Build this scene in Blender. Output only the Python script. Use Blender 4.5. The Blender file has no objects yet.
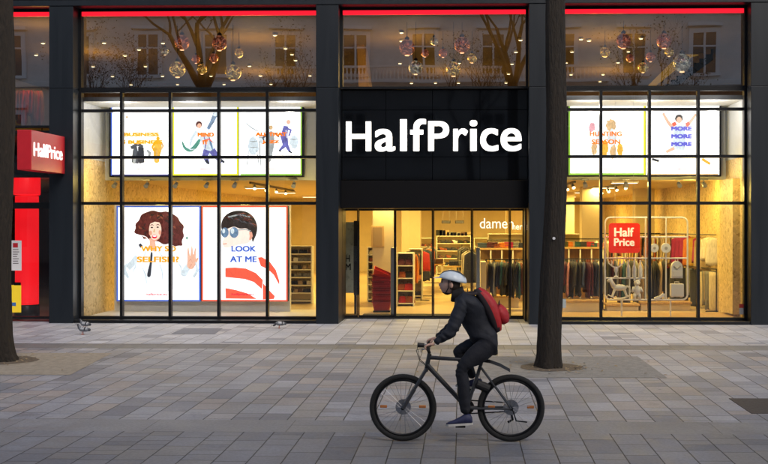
import bpy, bmesh, math, random
from mathutils import noise as mnoise
from mathutils import Vector, Matrix
random.seed(11)
R = math.radians
S = bpy.context.scene
C = S.collection

# ------------------------------------------------------------------ camera
TH = R(1.5)            # the camera looks a touch to the left of the facade's normal
F = 1045.3             # focal length in photo pixels (768 wide) = 49 mm
CH = 2.25
HX, HY = 437.6, 222.0
cd = bpy.data.cameras.new('camera')
cam = bpy.data.objects.new('camera', cd)
C.objects.link(cam)
cam.location = (0, 0, CH)
cam.rotation_euler = (R(90), 0, TH)
cd.sensor_width = 36
cd.lens = F / 768 * 36
cd.shift_x = -(HX - 384) / 768
cd.shift_y = -(232 - HY) / 768
cd.clip_start = 0.1
cd.clip_end = 1000
S.camera = cam

# ------------------------------------------------------------------ world, sun, exposure
w = bpy.data.worlds.new('World')
S.world = w
w.use_nodes = True
nt = w.node_tree
nt.nodes.clear()
sky = nt.nodes.new('ShaderNodeTexSky')
sky.sky_type = 'NISHITA'
sky.sun_disc = False
SUN_EL, SUN_ROT = 38, 150
sky.sun_elevation = R(SUN_EL)
sky.sun_rotation = R(SUN_ROT)
sky.air_density = 1.0
sky.dust_density = 4.0
hsv = nt.nodes.new('ShaderNodeHueSaturation')
hsv.inputs['Saturation'].default_value = 0.95
bg = nt.nodes.new('ShaderNodeBackground')
bg.inputs[1].default_value = 0.15
wo = nt.nodes.new('ShaderNodeOutputWorld')
nt.links.new(sky.outputs[0], hsv.inputs['Color'])
nt.links.new(hsv.outputs[0], bg.inputs[0])
nt.links.new(bg.outputs[0], wo.inputs[0])
sd = bpy.data.lights.new('sun', 'SUN')
sd.energy = 1.3
sd.angle = R(28)
sd.color = (1, .98, .96)
sun = bpy.data.objects.new('sun', sd)
C.objects.link(sun)
az = R(SUN_ROT)
sdir = Vector((math.sin(az) * math.cos(R(SUN_EL)), math.cos(az) * math.cos(R(SUN_EL)), math.sin(R(SUN_EL))))
sun.rotation_euler = sdir.to_track_quat('Z', 'Y').to_euler()
sun.location = (0, -5, 30)
S.view_settings.view_transform = 'Standard'
S.view_settings.look = 'None'
S.view_settings.exposure = 0.15
S.view_settings.gamma = 1.0
S.view_settings.use_curve_mapping = False
S.render.engine = 'CYCLES'
S.cycles.max_bounces = 8
S.cycles.transparent_max_bounces = 16
S.cycles.use_denoising = True
S.cycles.sample_clamp_indirect = 4.0
S.cycles.caustics_reflective = False
S.cycles.caustics_refractive = False


# ------------------------------------------------------------------ where a measured point lies on a plane y = Y
def X(px, Y):
    u = (px - HX) / F
    return Y * (u * math.cos(TH) - math.sin(TH)) / (math.cos(TH) + u * math.sin(TH))


def Z(py, Y, px=400):
    d = Y * math.cos(TH) - X(px, Y) * math.sin(TH)
    return CH + (HY - py) * d / F


# ------------------------------------------------------------------ materials
MATS = {}


def mat(name, col, rough=.5, metal=0., var=0., scale=6., bump=0., bscale=40., emit=0., spec=.5, coat=0., stretch=(1, 1, 1), sheen=0.):
    if name in MATS:
        return MATS[name]
    m = bpy.data.materials.new(name)
    m.use_nodes = True
    n = m.node_tree.nodes
    l = m.node_tree.links
    b = n['Principled BSDF']
    c4 = (col[0], col[1], col[2], 1)
    b.inputs['Base Color'].default_value = c4
    b.inputs['Roughness'].default_value = rough
    b.inputs['Metallic'].default_value = metal
    b.inputs['Specular IOR Level'].default_value = spec
    b.inputs['Coat Weight'].default_value = coat
    if sheen:
        b.inputs['Sheen Weight'].default_value = sheen
    if var or bump:
        tc = n.new('ShaderNodeTexCoord')
        mp = n.new('ShaderNodeMapping')
        mp.inputs['Scale'].default_value = stretch
        l.new(tc.outputs['Object'], mp.inputs[0])
    if var:
        no = n.new('ShaderNodeTexNoise')
        no.inputs['Scale'].default_value = scale
        no.inputs['Detail'].default_value = 5
        no.inputs['Roughness'].default_value = .65
        l.new(mp.outputs[0], no.inputs['Vector'])
        mr = n.new('ShaderNodeMapRange')
        mr.inputs[1].default_value = .3
        mr.inputs[2].default_value = .7
        mr.inputs[3].default_value = 1 - var
        mr.inputs[4].default_value = 1 + var
        l.new(no.outputs[0], mr.inputs[0])
        mx = n.new('ShaderNodeVectorMath')
        mx.operation = 'SCALE'
        mx.inputs[0].default_value = col[:3]
        l.new(mr.outputs[0], mx.inputs['Scale'])
        l.new(mx.outputs[0], b.inputs['Base Color'])
        mr2 = n.new('ShaderNodeMapRange')
        mr2.inputs[1].default_value = .3
        mr2.inputs[2].default_value = .7
        mr2.inputs[3].default_value = max(0.02, rough - .12 * min(1, var * 3))
        mr2.inputs[4].default_value = min(1, rough + .12 * min(1, var * 3))
        l.new(no.outputs[0], mr2.inputs[0])
        l.new(mr2.outputs[0], b.inputs['Roughness'])
    if bump:
        nb = n.new('ShaderNodeTexNoise')
        nb.inputs['Scale'].default_value = bscale
        nb.inputs['Detail'].default_value = 6
        l.new(mp.outputs[0], nb.inputs['Vector'])
        bp = n.new('ShaderNodeBump')
        bp.inputs['Strength'].default_value = bump
        bp.inputs['Distance'].default_value = .02
        l.new(nb.outputs[0], bp.inputs['Height'])
        l.new(bp.outputs[0], b.inputs['Normal'])
    if emit:
        b.inputs['Emission Color'].default_value = c4
        b.inputs['Emission Strength'].default_value = emit
    MATS[name] = m
    return m


def prn(name, col, e=1.0, var=.3):
    """ink on a backlit poster"""
    if name in MATS:
        return MATS[name]
    m = mat(name, col, rough=.35, emit=e)
    n = m.node_tree.nodes
    l = m.node_tree.links
    b = n['Principled BSDF']
    b.inputs['Base Color'].default_value = (col[0] * .3, col[1] * .3, col[2] * .3, 1)
    # printed half-tones: the picture's own tonal detail
    tc = n.new('ShaderNodeTexCoord')
    mp = n.new('ShaderNodeMapping')
    mp.inputs['Scale'].default_value = (9, 9, 6)
    no = n.new('ShaderNodeTexNoise')
    no.inputs['Scale'].default_value = 1.3
    no.inputs['Detail'].default_value = 5
    no.inputs['Distortion'].default_value = 1.2
    mr = n.new('ShaderNodeMapRange')
    mr.inputs[1].default_value = .3
    mr.inputs[2].default_value = .7
    amp = var
    mr.inputs[3].default_value = 1 - amp
    mr.inputs[4].default_value = 1 + amp
    sc = n.new('ShaderNodeVectorMath')
    sc.operation = 'SCALE'
    sc.inputs[0].default_value = col[:3]
    l.new(tc.outputs['Object'], mp.inputs[0])
    l.new(mp.outputs[0], no.inputs['Vector'])
    l.new(no.outputs[0], mr.inputs[0])
    l.new(mr.outputs[0], sc.inputs['Scale'])
    l.new(sc.outputs[0], b.inputs['Emission Color'])
    return m


def glass(name, base=.05, ior=1.45, tint=(1, 1, 1), rough=0.0):
    m = bpy.data.materials.new(name)
    m.use_nodes = True
    n = m.node_tree.nodes
    l = m.node_tree.links
    n.clear()
    o = n.new('ShaderNodeOutputMaterial')
    mx = n.new('ShaderNodeMixShader')
    t = n.new('ShaderNodeBsdfTransparent')
    t.inputs[0].default_value = (*tint, 1)
    g = n.new('ShaderNodeBsdfGlossy')
    g.inputs['Roughness'].default_value = rough
    fr = n.new('ShaderNodeFresnel')
    fr.inputs[0].default_value = ior
    ad = n.new('ShaderNodeMath')
    ad.operation = 'ADD'
    ad.use_clamp = True
    ad.inputs[1].default_value = base
    # large panes are never perfectly flat
    tc = n.new('ShaderNodeTexCoord')
    no = n.new('ShaderNodeTexNoise')
    no.inputs['Scale'].default_value = .7
    no.inputs['Detail'].default_value = 1
    l.new(tc.outputs['Object'], no.inputs['Vector'])
    bp = n.new('ShaderNodeBump')
    bp.inputs['Strength'].default_value = .09
    bp.inputs['Distance'].default_value = .02
    l.new(no.outputs[0], bp.inputs['Height'])
    l.new(bp.outputs[0], g.inputs['Normal'])
    l.new(fr.outputs[0], ad.inputs[0])
    l.new(ad.outputs[0], mx.inputs[0])
    l.new(t.outputs[0], mx.inputs[1])
    l.new(g.outputs[0], mx.inputs[2])
    l.new(mx.outputs[0], o.inputs[0])
    return m


def M_(n, kind, a=None, b=None, c=None, clamp=False):
    k = n.new('ShaderNodeMath')
    k.operation = kind
    k.use_clamp = clamp
    return k


def pave(name, x0, wd, ln, cols, joint=.045, jw=(.007, .0045), dirt=.25, seed=0.):
    m = bpy.data.materials.new(name)
    m.use_nodes = True
    n = m.node_tree.nodes
    l = m.node_tree.links
    b = n['Principled BSDF']
    tc = n.new('ShaderNodeTexCoord')
    # joints that are not perfectly straight
    wob = n.new('ShaderNodeTexNoise')
    wob.inputs['Scale'].default_value = 3
    wob.inputs['Detail'].default_value = 3
    l.new(tc.outputs['Object'], wob.inputs['Vector'])
    wv = n.new('ShaderNodeVectorMath')
    wv.operation = 'MULTIPLY_ADD'
    wv.inputs[1].default_value = (.010, .012, 0)
    l.new(wob.outputs['Color'], wv.inputs[0])
    l.new(tc.outputs['Object'], wv.inputs[2])
    sp = n.new('ShaderNodeSeparateXYZ')
    l.new(wv.outputs[0], sp.inputs[0])

    def op(kind, a, bb=None, clamp=False):
        k = n.new('ShaderNodeMath')
        k.operation = kind
        k.use_clamp = clamp
        for i, v in enumerate((a, bb)):
            if v is None:
                continue
            if isinstance(v, (int, float)):
                k.inputs[i].default_value = v
            else:
                l.new(v, k.inputs[i])
        return k.outputs[0]
    xs = op('DIVIDE', op('SUBTRACT', sp.outputs[0], x0 + .005), wd)
    colid = op('FLOOR', xs)
    fx = op('FRACT', xs)
    wn = n.new('ShaderNodeTexWhiteNoise')
    wn.noise_dimensions = '1D'
    l.new(op('ADD', colid, 17.3 + seed), wn.inputs['W'])
    wn2 = n.new('ShaderNodeTexWhiteNoise')
    wn2.noise_dimensions = '1D'
    l.new(op('ADD', colid, 91.7 + seed), wn2.inputs['W'])
    lens = op('MULTIPLY', op('ADD', op('MULTIPLY', wn2.outputs[0], .5), .75), ln)
    ys = op('ADD', op('DIVIDE', sp.outputs[1], lens), op('MULTIPLY', wn.outputs[0], 7))
    row = op('FLOOR', ys)
    fy = op('FRACT', ys)
    # some slabs are cut in two
    cv = n.new('ShaderNodeCombineXYZ')
    l.new(colid, cv.inputs[0])
    l.new(row, cv.inputs[1])
    wns = n.new('ShaderNodeTexWhiteNoise')
    wns.noise_dimensions = '3D'
    cvs = n.new('ShaderNodeVectorMath')
    cvs.operation = 'ADD'
    cvs.inputs[1].default_value = (3.1, 8.7, 2)
    l.new(cv.outputs[0], cvs.inputs[0])
    l.new(cvs.outputs[0], wns.inputs['Vector'])
    cut = op('GREATER_THAN', wns.outputs[0], .62)
    half = op('MULTIPLY', cut, op('GREATER_THAN', fy, .55))
    dmid = op('ABSOLUTE', op('SUBTRACT', fy, .55))
    dmid = op('ADD', dmid, op('SUBTRACT', 1, cut))
    dx = op('MULTIPLY', op('MINIMUM', fx, op('SUBTRACT', 1, fx)), wd)
    dy = op('MULTIPLY', op('MINIMUM', op('MINIMUM', fy, op('SUBTRACT', 1, fy)), dmid), lens)

    def soft(d, wj):
        k = n.new('ShaderNodeMapRange')
        k.interpolation_type = 'SMOOTHSTEP'
        k.inputs[1].default_value = wj * .4
        k.inputs[2].default_value = wj * 1.4
        k.inputs[3].default_value = 1
        k.inputs[4].default_value = 0
        l.new(d, k.inputs[0])
        return k.outputs[0]
    mask = op('MAXIMUM', soft(dx, jw[0]), op('MULTIPLY', soft(dy, jw[1]), .95))
    cv2 = n.new('ShaderNodeCombineXYZ')
    l.new(colid, cv2.inputs[0])
    l.new(row, cv2.inputs[1])
    l.new(op('ADD', half, seed), cv2.inputs[2])
    wc = n.new('ShaderNodeTexWhiteNoise')
    wc.noise_dimensions = '3D'
    l.new(cv2.outputs[0], wc.inputs['Vector'])
    cr = n.new('ShaderNodeValToRGB')
    cr.color_ramp.interpolation = 'LINEAR'
    e = cr.color_ramp.elements
    while len(e) < len(cols):
        e.new(.5)
    for i, cc in enumerate(cols):
        e[i].position = i / (len(cols) - 1)
        e[i].color = (*cc, 1)
    l.new(wc.outputs[0], cr.inputs[0])
    # stone grain, stains
    big = n.new('ShaderNodeTexNoise')
    big.inputs['Scale'].default_value = .55
    big.inputs['Detail'].default_value = 6
    big.inputs['Roughness'].default_value = .6
    l.new(tc.outputs['Object'], big.inputs['Vector'])
    fine = n.new('ShaderNodeTexNoise')
    fine.inputs['Scale'].default_value = 28
    fine.inputs['Detail'].default_value = 6
    fine.inputs['Roughness'].default_value = .75
    l.new(tc.outputs['Object'], fine.inputs['Vector'])
    mid = n.new('ShaderNodeTexNoise')
    mid.inputs['Scale'].default_value = 5
    mid.inputs['Detail'].default_value = 5
    l.new(tc.outputs['Object'], mid.inputs['Vector'])

    def rng(x, a, bb, lo=.3, hi=.7):
        k = n.new('ShaderNodeMapRange')
        k.inputs[1].default_value = lo
        k.inputs[2].default_value = hi
        k.inputs[3].default_value = a
        k.inputs[4].default_value = bb
        l.new(x, k.inputs[0])
        return k.outputs[0]
    f = op('MULTIPLY', op('MULTIPLY', rng(big.outputs[0], 1 - dirt, 1 + dirt * .6), rng(fine.outputs[0], .8, 1.2)), rng(mid.outputs[0], .86, 1.12))
    sc = n.new('ShaderNodeVectorMath')
    sc.operation = 'SCALE'
    l.new(cr.outputs[0], sc.inputs[0])
    l.new(f, sc.inputs['Scale'])
    gum = n.new('ShaderNodeTexVoronoi')
    gum.inputs['Scale'].default_value = 1.9
    l.new(tc.outputs['Object'], gum.inputs['Vector'])
    gsp = n.new('ShaderNodeSeparateColor')
    l.new(gum.outputs['Color'], gsp.inputs[0])
    gr = op('MULTIPLY', gsp.outputs[0], .05)
    gm_ = op('MULTIPLY', op('LESS_THAN', gum.outputs['Distance'], gr), op('ADD', op('MULTIPLY', gsp.outputs[1], .3), .15))
    stn = n.new('ShaderNodeTexNoise')
    stn.inputs['Scale'].default_value = 1.1
    stn.inputs['Detail'].default_value = 8
    stn.inputs['Roughness'].default_value = .7
    stn.inputs['Distortion'].default_value = .8
    l.new(tc.outputs['Object'], stn.inputs['Vector'])
    dk = op('SUBTRACT', 1, op('ADD', gm_, rng(stn.outputs[0], 0, .3, .58, .72)), True)
    sc2 = n.new('ShaderNodeVectorMath')
    sc2.operation = 'SCALE'
    l.new(sc.outputs[0], sc2.inputs[0])
    l.new(dk, sc2.inputs['Scale'])
    sc = sc2
    mx = n.new('ShaderNodeMix')
    mx.data_type = 'RGBA'
    l.new(mask, mx.inputs[0])
    l.new(sc.outputs[0], mx.inputs[6])
    mx.inputs[7].default_value = (joint, joint * .95, joint * .9, 1)
    l.new(mx.outputs[2], b.inputs['Base Color'])
    l.new(rng(mid.outputs[0], .5, .75), b.inputs['Roughness'])
    h = op('SUBTRACT', op('MULTIPLY', fine.outputs[0], .25), mask)
    h = op('ADD', h, op('MULTIPLY', wc.outputs[0], .35))
    bp = n.new('ShaderNodeBump')
    bp.inputs['Strength'].default_value = .45
    bp.inputs['Distance'].default_value = .008
    l.new(h, bp.inputs['Height'])
    l.new(bp.outputs[0], b.inputs['Normal'])
    return m


def osb(name, base, fleck, scale=9):
    """pressed strand board: overlapping flakes with dark edges"""
    m = bpy.data.materials.new(name)
    m.use_nodes = True
    n = m.node_tree.nodes
    l = m.node_tree.links
    b = n['Principled BSDF']
    tc = n.new('ShaderNodeTexCoord')
    wr = n.new('ShaderNodeTexNoise')
    wr.inputs['Scale'].default_value = 4
    l.new(tc.outputs['Object'], wr.inputs['Vector'])
    va = n.new('ShaderNodeVectorMath')
    va.operation = 'MULTIPLY_ADD'
    va.inputs[1].default_value = (.5, .5, .5)
    l.new(wr.outputs['Color'], va.inputs[0])
    l.new(tc.outputs['Object'], va.inputs[2])
    mp = n.new('ShaderNodeMapping')
    mp.inputs['Scale'].default_value = (1, 1.1, .75)
    l.new(va.outputs[0], mp.inputs[0])
    vo = n.new('ShaderNodeTexVoronoi')
    vo.inputs['Scale'].default_value = scale
    vo.inputs['Randomness'].default_value = 1
    l.new(mp.outputs[0], vo.inputs['Vector'])
    sp = n.new('ShaderNodeSeparateColor')
    l.new(vo.outputs['Color'], sp.inputs[0])
    cr = n.new('ShaderNodeValToRGB')
    e = cr.color_ramp.elements
    e[0].position = .0
    e[0].color = (*fleck, 1)
    e[1].position = 1
    e[1].color = (*[min(1, c * 1.15) for c in base], 1)
    k = e.new(.22)
    k.color = (*[c * .88 for c in base], 1)
    k = e.new(.7)
    k.color = (*base, 1)
    l.new(sp.outputs[0], cr.inputs[0])
    no = n.new('ShaderNodeTexNoise')
    no.inputs['Scale'].default_value = 22
    no.inputs['Detail'].default_value = 6
    no.inputs['Roughness'].default_value = .7
    l.new(mp.outputs[0], no.inputs['Vector'])
    fl = n.new('ShaderNodeMapRange')
    fl.inputs[1].default_value = .62
    fl.inputs[2].default_value = .70
    fl.inputs[3].default_value = 0
    fl.inputs[4].default_value = .7
    l.new(no.outputs[0], fl.inputs[0])
    mx = n.new('ShaderNodeMix')
    mx.data_type = 'RGBA'
    l.new(fl.outputs[0], mx.inputs[0])
    l.new(cr.outputs[0], mx.inputs[6])
    mx.inputs[7].default_value = (*fleck, 1)
    l.new(mx.outputs[2], b.inputs['Base Color'])
    b.inputs['Roughness'].default_value = .6
    return m


# ------------------------------------------------------------------ mesh building
class MB:
    def __init__(s):
        s.bm = bmesh.new()

    def box(s, x0, x1, y0, y1, z0, z1, bev=0.):
        v = [s.bm.verts.new((x, y, z)) for x in (x0, x1) for y in (y0, y1) for z in (z0, z1)]
        fs = [(0, 1, 3, 2), (4, 6, 7, 5), (0, 4, 5, 1), (2, 3, 7, 6), (0, 2, 6, 4), (1, 5, 7, 3)]
        ff = [s.bm.faces.new([v[i] for i in f]) for f in fs]
        if bev:
            ed = {e for f in ff for e in f.edges}
            bmesh.ops.bevel(s.bm, geom=list(ed), offset=bev, segments=2, affect='EDGES', profile=.5)
        return s

    def quad(s, *p):
        s.bm.faces.new([s.bm.verts.new(q) for q in p])
        return s

    def tube(s, pts, r, n=8, caps=True):
        pts = [Vector(p) for p in pts]
        rs = r if isinstance(r, (list, tuple)) else [r] * len(pts)
        rings = []
        ref = None
        for i, p in enumerate(pts):
            a = pts[max(0, i - 1)]
            b = pts[min(len(pts) - 1, i + 1)]
            t = (b - a).normalized()
            if ref is None:
                ref = Vector((0, 0, 1)) if abs(t.z) < .9 else Vector((1, 0, 0))
            u = (ref - t * ref.dot(t))
            if u.length < 1e-5:
                u = t.orthogonal()
            u.normalize()
            ref = u
            v = t.cross(u)
            rings.append([s.bm.verts.new(p + (u * math.cos(2 * math.pi * k / n) + v * math.sin(2 * math.pi * k / n)) * rs[i]) for k in range(n)])
        for a, b in zip(rings, rings[1:]):
            for k in range(n):
                s.bm.faces.new((a[k], a[(k + 1) % n], b[(k + 1) % n], b[k]))
        if caps:
            s.bm.faces.new(rings[0][::-1])
            s.bm.faces.new(rings[-1])
        return s

    def loft(s, rings, closed=True, caps=True):
        rr = [[s.bm.verts.new(p) for p in r] for r in rings]
        n = len(rr[0])
        for a, b in zip(rr, rr[1:]):
            for k in range(n if closed else n - 1):
                s.bm.faces.new((a[k], a[(k + 1) % n], b[(k + 1) % n], b[k]))
        if caps and closed:
            s.bm.faces.new(rr[0][::-1])
            s.bm.faces.new(rr[-1])
        return s

    def lathe(s, prof, c=(0, 0, 0), n=16):
        rings = [[(c[0] + r * math.cos(2 * math.pi * k / n), c[1] + r * math.sin(2 * math.pi * k / n), c[2] + z) for k in range(n)] for r, z in prof]
        return s.loft(rings)

    def ell(s, c, r, nu=14, nv=9, rot=None):
        rings = []
        for j in range(nv + 1):
            a = -math.pi / 2 + math.pi * (j + .02) / (nv + .04)
            ring = []
            for k in range(nu):
                p = Vector((r[0] * math.cos(a) * math.cos(2 * math.pi * k / nu), r[1] * math.cos(a) * math.sin(2 * math.pi * k / nu), r[2] * math.sin(a)))
                if rot:
                    p = rot @ p
                ring.append(p + Vector(c))
            rings.append(ring)
        return s.loft(rings)

    def prism(s, poly, y0, y1):
        """poly in (x,z), extruded along y"""
        a = [s.bm.verts.new((x, y0, z)) for x, z in poly]
        b = [s.bm.verts.new((x, y1, z)) for x, z in poly]
        n = len(poly)
        s.bm.faces.new(a)
        s.bm.faces.new(b[::-1])
        for k in range(n):
            s.bm.faces.new((a[k], b[k], b[(k + 1) % n], a[(k + 1) % n]))
        return s

    def build(s, name, m, parent=None, smooth=False, local=False, norm=True):
        if norm:
            bmesh.ops.recalc_face_normals(s.bm, faces=s.bm.faces)
        me = bpy.data.meshes.new(name)
        s.bm.to_mesh(me)
        s.bm.free()
        return link_mesh(name, me, m, parent, smooth, local)


def wloc(o):
    v = Vector(o.location)
    while o.parent:
        o = o.parent
        v += o.location
    return v


def link_mesh(name, me, m, parent=None, smooth=False, local=False):
    if smooth:
        me.polygons.foreach_set('use_smooth', [True] * len(me.polygons))
    if m:
        for mm in (m if isinstance(m, (list, tuple)) else [m]):
            me.materials.append(mm)
    o = bpy.data.objects.new(name, me)
    C.objects.link(o)
    if parent:
        o.parent = parent
        if not local:
            me.transform(Matrix.Translation(-wloc(parent)))
    return o


def auto(o, deg=40):
    me = o.data
    me.polygons.foreach_set('use_smooth', [True] * len(me.polygons))
    me.set_sharp_from_angle(angle=R(deg))
    return o


def tag(o, label, cat, group=None):
    o['label'] = label
    o['category'] = cat
    if group:
        o['group'] = group
    return o


def thing(name, loc, label, cat, group=None, rz=0):
    o = bpy.data.objects.new(name, None)
    o.empty_display_size = .1
    C.objects.link(o)
    o.location = loc
    o.rotation_euler = (0, 0, rz)
    return tag(o, label, cat, group)


def struct(o, kind='structure'):
    o['kind'] = kind
    return o


def center(o):
    """put a mesh's origin at its base so copies can be moved about"""
    return o


def dup(root, loc, rz=None, label=None, group=None, mats=None):
    def cp(o, par):
        c = o.copy()
        C.objects.link(c)
        if par:
            c.parent = par
        for ch in list(o.children):
            cp(ch, c)
        return c
    r = cp(root, None)
    r.location = loc
    if rz is not None:
        r.rotation_euler = (0, 0, rz)
    if label:
        r['label'] = label
    if group:
        r['group'] = group
    return r


def recolour(o, m):
    """give one copy its own material on the object slot (mesh data stay shared)"""
    o.material_slots[0].link = 'OBJECT'
    o.material_slots[0].material = m


def text(name, s, m, parent, box, Y=None, bold=.0, ext=.004, mtx=None, space=1.0, local=False):
    """box = x0,x1,z0,z1 on the plane y=Y (or a local frame matrix); the word is fitted to it"""
    cu = bpy.data.curves.new(name, 'FONT')
    cu.body = s
    cu.size = 1
    cu.offset = 0
    cu.extrude = .5
    cu.space_character = space
    cu.resolution_u = 6
    o = bpy.data.objects.new(name, cu)
    C.objects.link(o)
    dg = bpy.context.evaluated_depsgraph_get()
    me = bpy.data.meshes.new_from_object(o.evaluated_get(dg))
    bpy.data.objects.remove(o)
    bpy.data.curves.remove(cu)
    me.name = name
    me.materials.clear()
    xs = [v.co.x for v in me.vertices]
    ys = [v.co.y for v in me.vertices]
    x0, x1, y0, y1 = min(xs), max(xs), min(ys), max(ys)
    bx0, bx1, bz0, bz1 = box
    sx = (bx1 - bx0) / (x1 - x0)
    sy = (bz1 - bz0) / (y1 - y0)
    if bold > .006:
        # a heavier weight: the same outline struck again round a small circle, each a hair further back
        tm = bmesh.new()
        for q in range(9):
            n0 = len(tm.verts)
            tm.from_mesh(me)
            tm.verts.ensure_lookup_table()
            if q:
                an = R(45 * q)
                for v in tm.verts[n0:]:
                    v.co.x += bold * max(-1, min(1, 1.42 * math.cos(an)))
                    v.co.y += bold * max(-1, min(1, 1.42 * math.sin(an))) * (.7 if bold < .05 else 1.0)
                    v.co.z -= .012 * q
        tm.to_mesh(me)
        tm.free()
        xs = [v.co.x for v in me.vertices]
        ys = [v.co.y for v in me.vertices]
        x0, x1, y0, y1 = min(xs), max(xs), min(ys), max(ys)
        sx = (bx1 - bx0) / (x1 - x0)
        sy = (bz1 - bz0) / (y1 - y0)
    for v in me.vertices:
        a = bx0 + (v.co.x - x0) * sx
        b = bz0 + (v.co.y - y0) * sy
        c = v.co.z * ext * 2
        if mtx is None:
            v.co = (a, Y - c - ext, b)
        else:
            v.co = mtx @ Vector((a, b, c + ext))
    return link_mesh(name, me, m, parent, local=local)


# ------------------------------------------------------------------ colours
m_frame = mat('frame_black', (.004, .0045, .006), .4, var=.15, scale=3, spec=.3)
m_pillar = mat('pillar_metal', (.0065, .0098, .0145), .42, var=.12, scale=1.2, metal=.0, spec=.35, stretch=(6, 6, .4))
m_black = mat('black_matte', (.003, .003, .004), .6, var=.1, spec=.12)
m_panel = mat('black_glass', (.0025, .003, .004), .04, spec=.5, coat=.0)
m_red_led = mat('red_led', (1, .012, .03), .5, emit=1.1)
m_letters = mat('sign_white', (1, .97, .92), .4, emit=1.02)
m_redsign = mat('sign_red', (.46, .012, .022), .38, var=.06)
m_white = mat('white_paint', (.75, .74, .72), .45, var=.05)
m_cream = mat('cream_wall', (.62, .52, .36), .7, var=.06, scale=2)
m_bulk = mat('bulkhead_grey', (.52, .55, .6), .7, var=.05)
m_ceil = mat('shop_ceiling', (.62, .50, .32), .8, var=.06, scale=1.5)
m_floor = mat('shop_floor', (.58, .45, .27), .3, var=.04, scale=.8)
m_osb = osb('strand_board', (.72, .56, .29), (.42, .28, .11), 17)
m_steel = mat('steel', (.45, .45, .46), .3, metal=1)
m_black_metal = mat('black_metal', (.012, .012, .013), .35, metal=.4)
m_upceil = mat('upper_ceiling', (.30, .20, .09), .8, var=.15, scale=1)
m_upwall = mat('upper_wall_brown', (.30, .20, .10), .8, var=.15, scale=1)
m_wood = mat('pale_wood', (.52, .34, .15), .5, var=.2, scale=4, stretch=(8, 8, .6))
g_up = glass('upper_glass', base=.42, ior=1.5, tint=(.92, .93, .92))
g_low = glass('display_glass', base=.03, ior=1.45, tint=(.97, .98, .97))
g_door = glass('door_glass', base=.015, ior=1.45, tint=(.96, .97, .96))

# ------------------------------------------------------------------ ground
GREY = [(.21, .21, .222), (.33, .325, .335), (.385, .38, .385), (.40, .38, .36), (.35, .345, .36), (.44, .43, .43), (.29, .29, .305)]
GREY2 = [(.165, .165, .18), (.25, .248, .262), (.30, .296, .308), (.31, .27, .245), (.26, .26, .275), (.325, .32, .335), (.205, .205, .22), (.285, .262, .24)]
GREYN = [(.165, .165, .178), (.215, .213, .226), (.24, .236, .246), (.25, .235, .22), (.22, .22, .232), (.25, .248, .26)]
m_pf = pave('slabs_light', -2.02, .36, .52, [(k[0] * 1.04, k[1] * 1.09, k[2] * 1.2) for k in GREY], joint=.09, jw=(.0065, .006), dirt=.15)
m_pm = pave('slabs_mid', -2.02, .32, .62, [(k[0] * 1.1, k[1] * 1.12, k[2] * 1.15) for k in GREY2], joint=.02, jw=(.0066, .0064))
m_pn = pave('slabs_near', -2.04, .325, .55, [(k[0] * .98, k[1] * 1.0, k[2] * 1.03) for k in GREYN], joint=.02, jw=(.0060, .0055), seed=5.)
m_band = pave('slab_band', -.37, 1.55, 5., [(.225, .224, .232), (.245, .243, .25), (.255, .25, .245)], joint=.10, jw=(.004, .004), seed=9.)
m_gut = pave('gutter_stone', -1.3, 1.0, 9., [(.15, .15, .155), (.17, .17, .175), (.19, .19, .19)], joint=.08, jw=(.004, .004), seed=3.)
m_far = mat('asphalt', (.055, .055, .057), .85, var=.2, scale=8)
m_sand = mat('bound_gravel', (.32, .275, .215), .95, var=.22, scale=9, bump=.6, bscale=120)
m_sand2 = mat('bound_gravel_grey', (.275, .258, .23), .95, var=.22, scale=9, bump=.6, bscale=120)
m_soil = mat('pit_soil', (.13, .10, .07), .95, var=.35, scale=30, bump=.8, bscale=60)


def sheet(name, x0, x1, y0, y1, z, m):
    return struct(MB().quad((x0, y0, z), (x1, y0, z), (x1, y1, z), (x0, y1, z)).build(name, m))


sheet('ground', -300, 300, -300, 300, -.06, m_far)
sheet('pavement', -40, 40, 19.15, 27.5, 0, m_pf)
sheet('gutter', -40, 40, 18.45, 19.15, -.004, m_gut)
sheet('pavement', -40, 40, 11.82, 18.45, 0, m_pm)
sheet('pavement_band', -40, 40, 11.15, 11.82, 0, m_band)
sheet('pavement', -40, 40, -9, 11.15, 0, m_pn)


def poly_sheet(name, pts, z, m):
    b = MB()
    b.bm.faces.new([b.bm.verts.new((x, y, z)) for x, y in pts])
    return struct(b.build(name, m))


# tree pits: bound gravel fields flush with the slabs, each with a ring of soil round the trunk
poly_sheet('gravel_bed', [(-12, 15.2), (X(70, 15.2), 15.2), (X(113, 17.8), 17.75), (-12, 17.75)], .004, m_sand)
poly_sheet('gravel_bed', [(X(480, 15.1), 15.1), (X(668, 15.1), 15.15), (X(638, 17.5), 17.55), (X(480, 17.5), 17.5)], .004, m_sand2)
BED_SPECKS = MB()
T1 = (X(551, 16.2), 16.2)
T2 = (X(-2.5, 16.75), 16.75)
for (tx, ty), rr in ((T1, .50), (T2, .62)):
    n = 26
    poly_sheet('tree_pit', [(tx + rr * math.cos(2 * math.pi * k / n) * random.uniform(.93, 1.06), ty + rr * .95 * math.sin(2 * math.pi * k / n) * random.uniform(.93, 1.06)) for k in range(n)], .008, m_soil)

# ------------------------------------------------------------------ the shop building
PYf, GY, DY = 23.0, 23.42, 24.3
BLD = thing('shop_building', (0, PYf, 0), 'dark metal framed shop front with tall glazed windows lit warmly from inside', 'building')


def zg(py):
    return Z(py, GY, 200)


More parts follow.
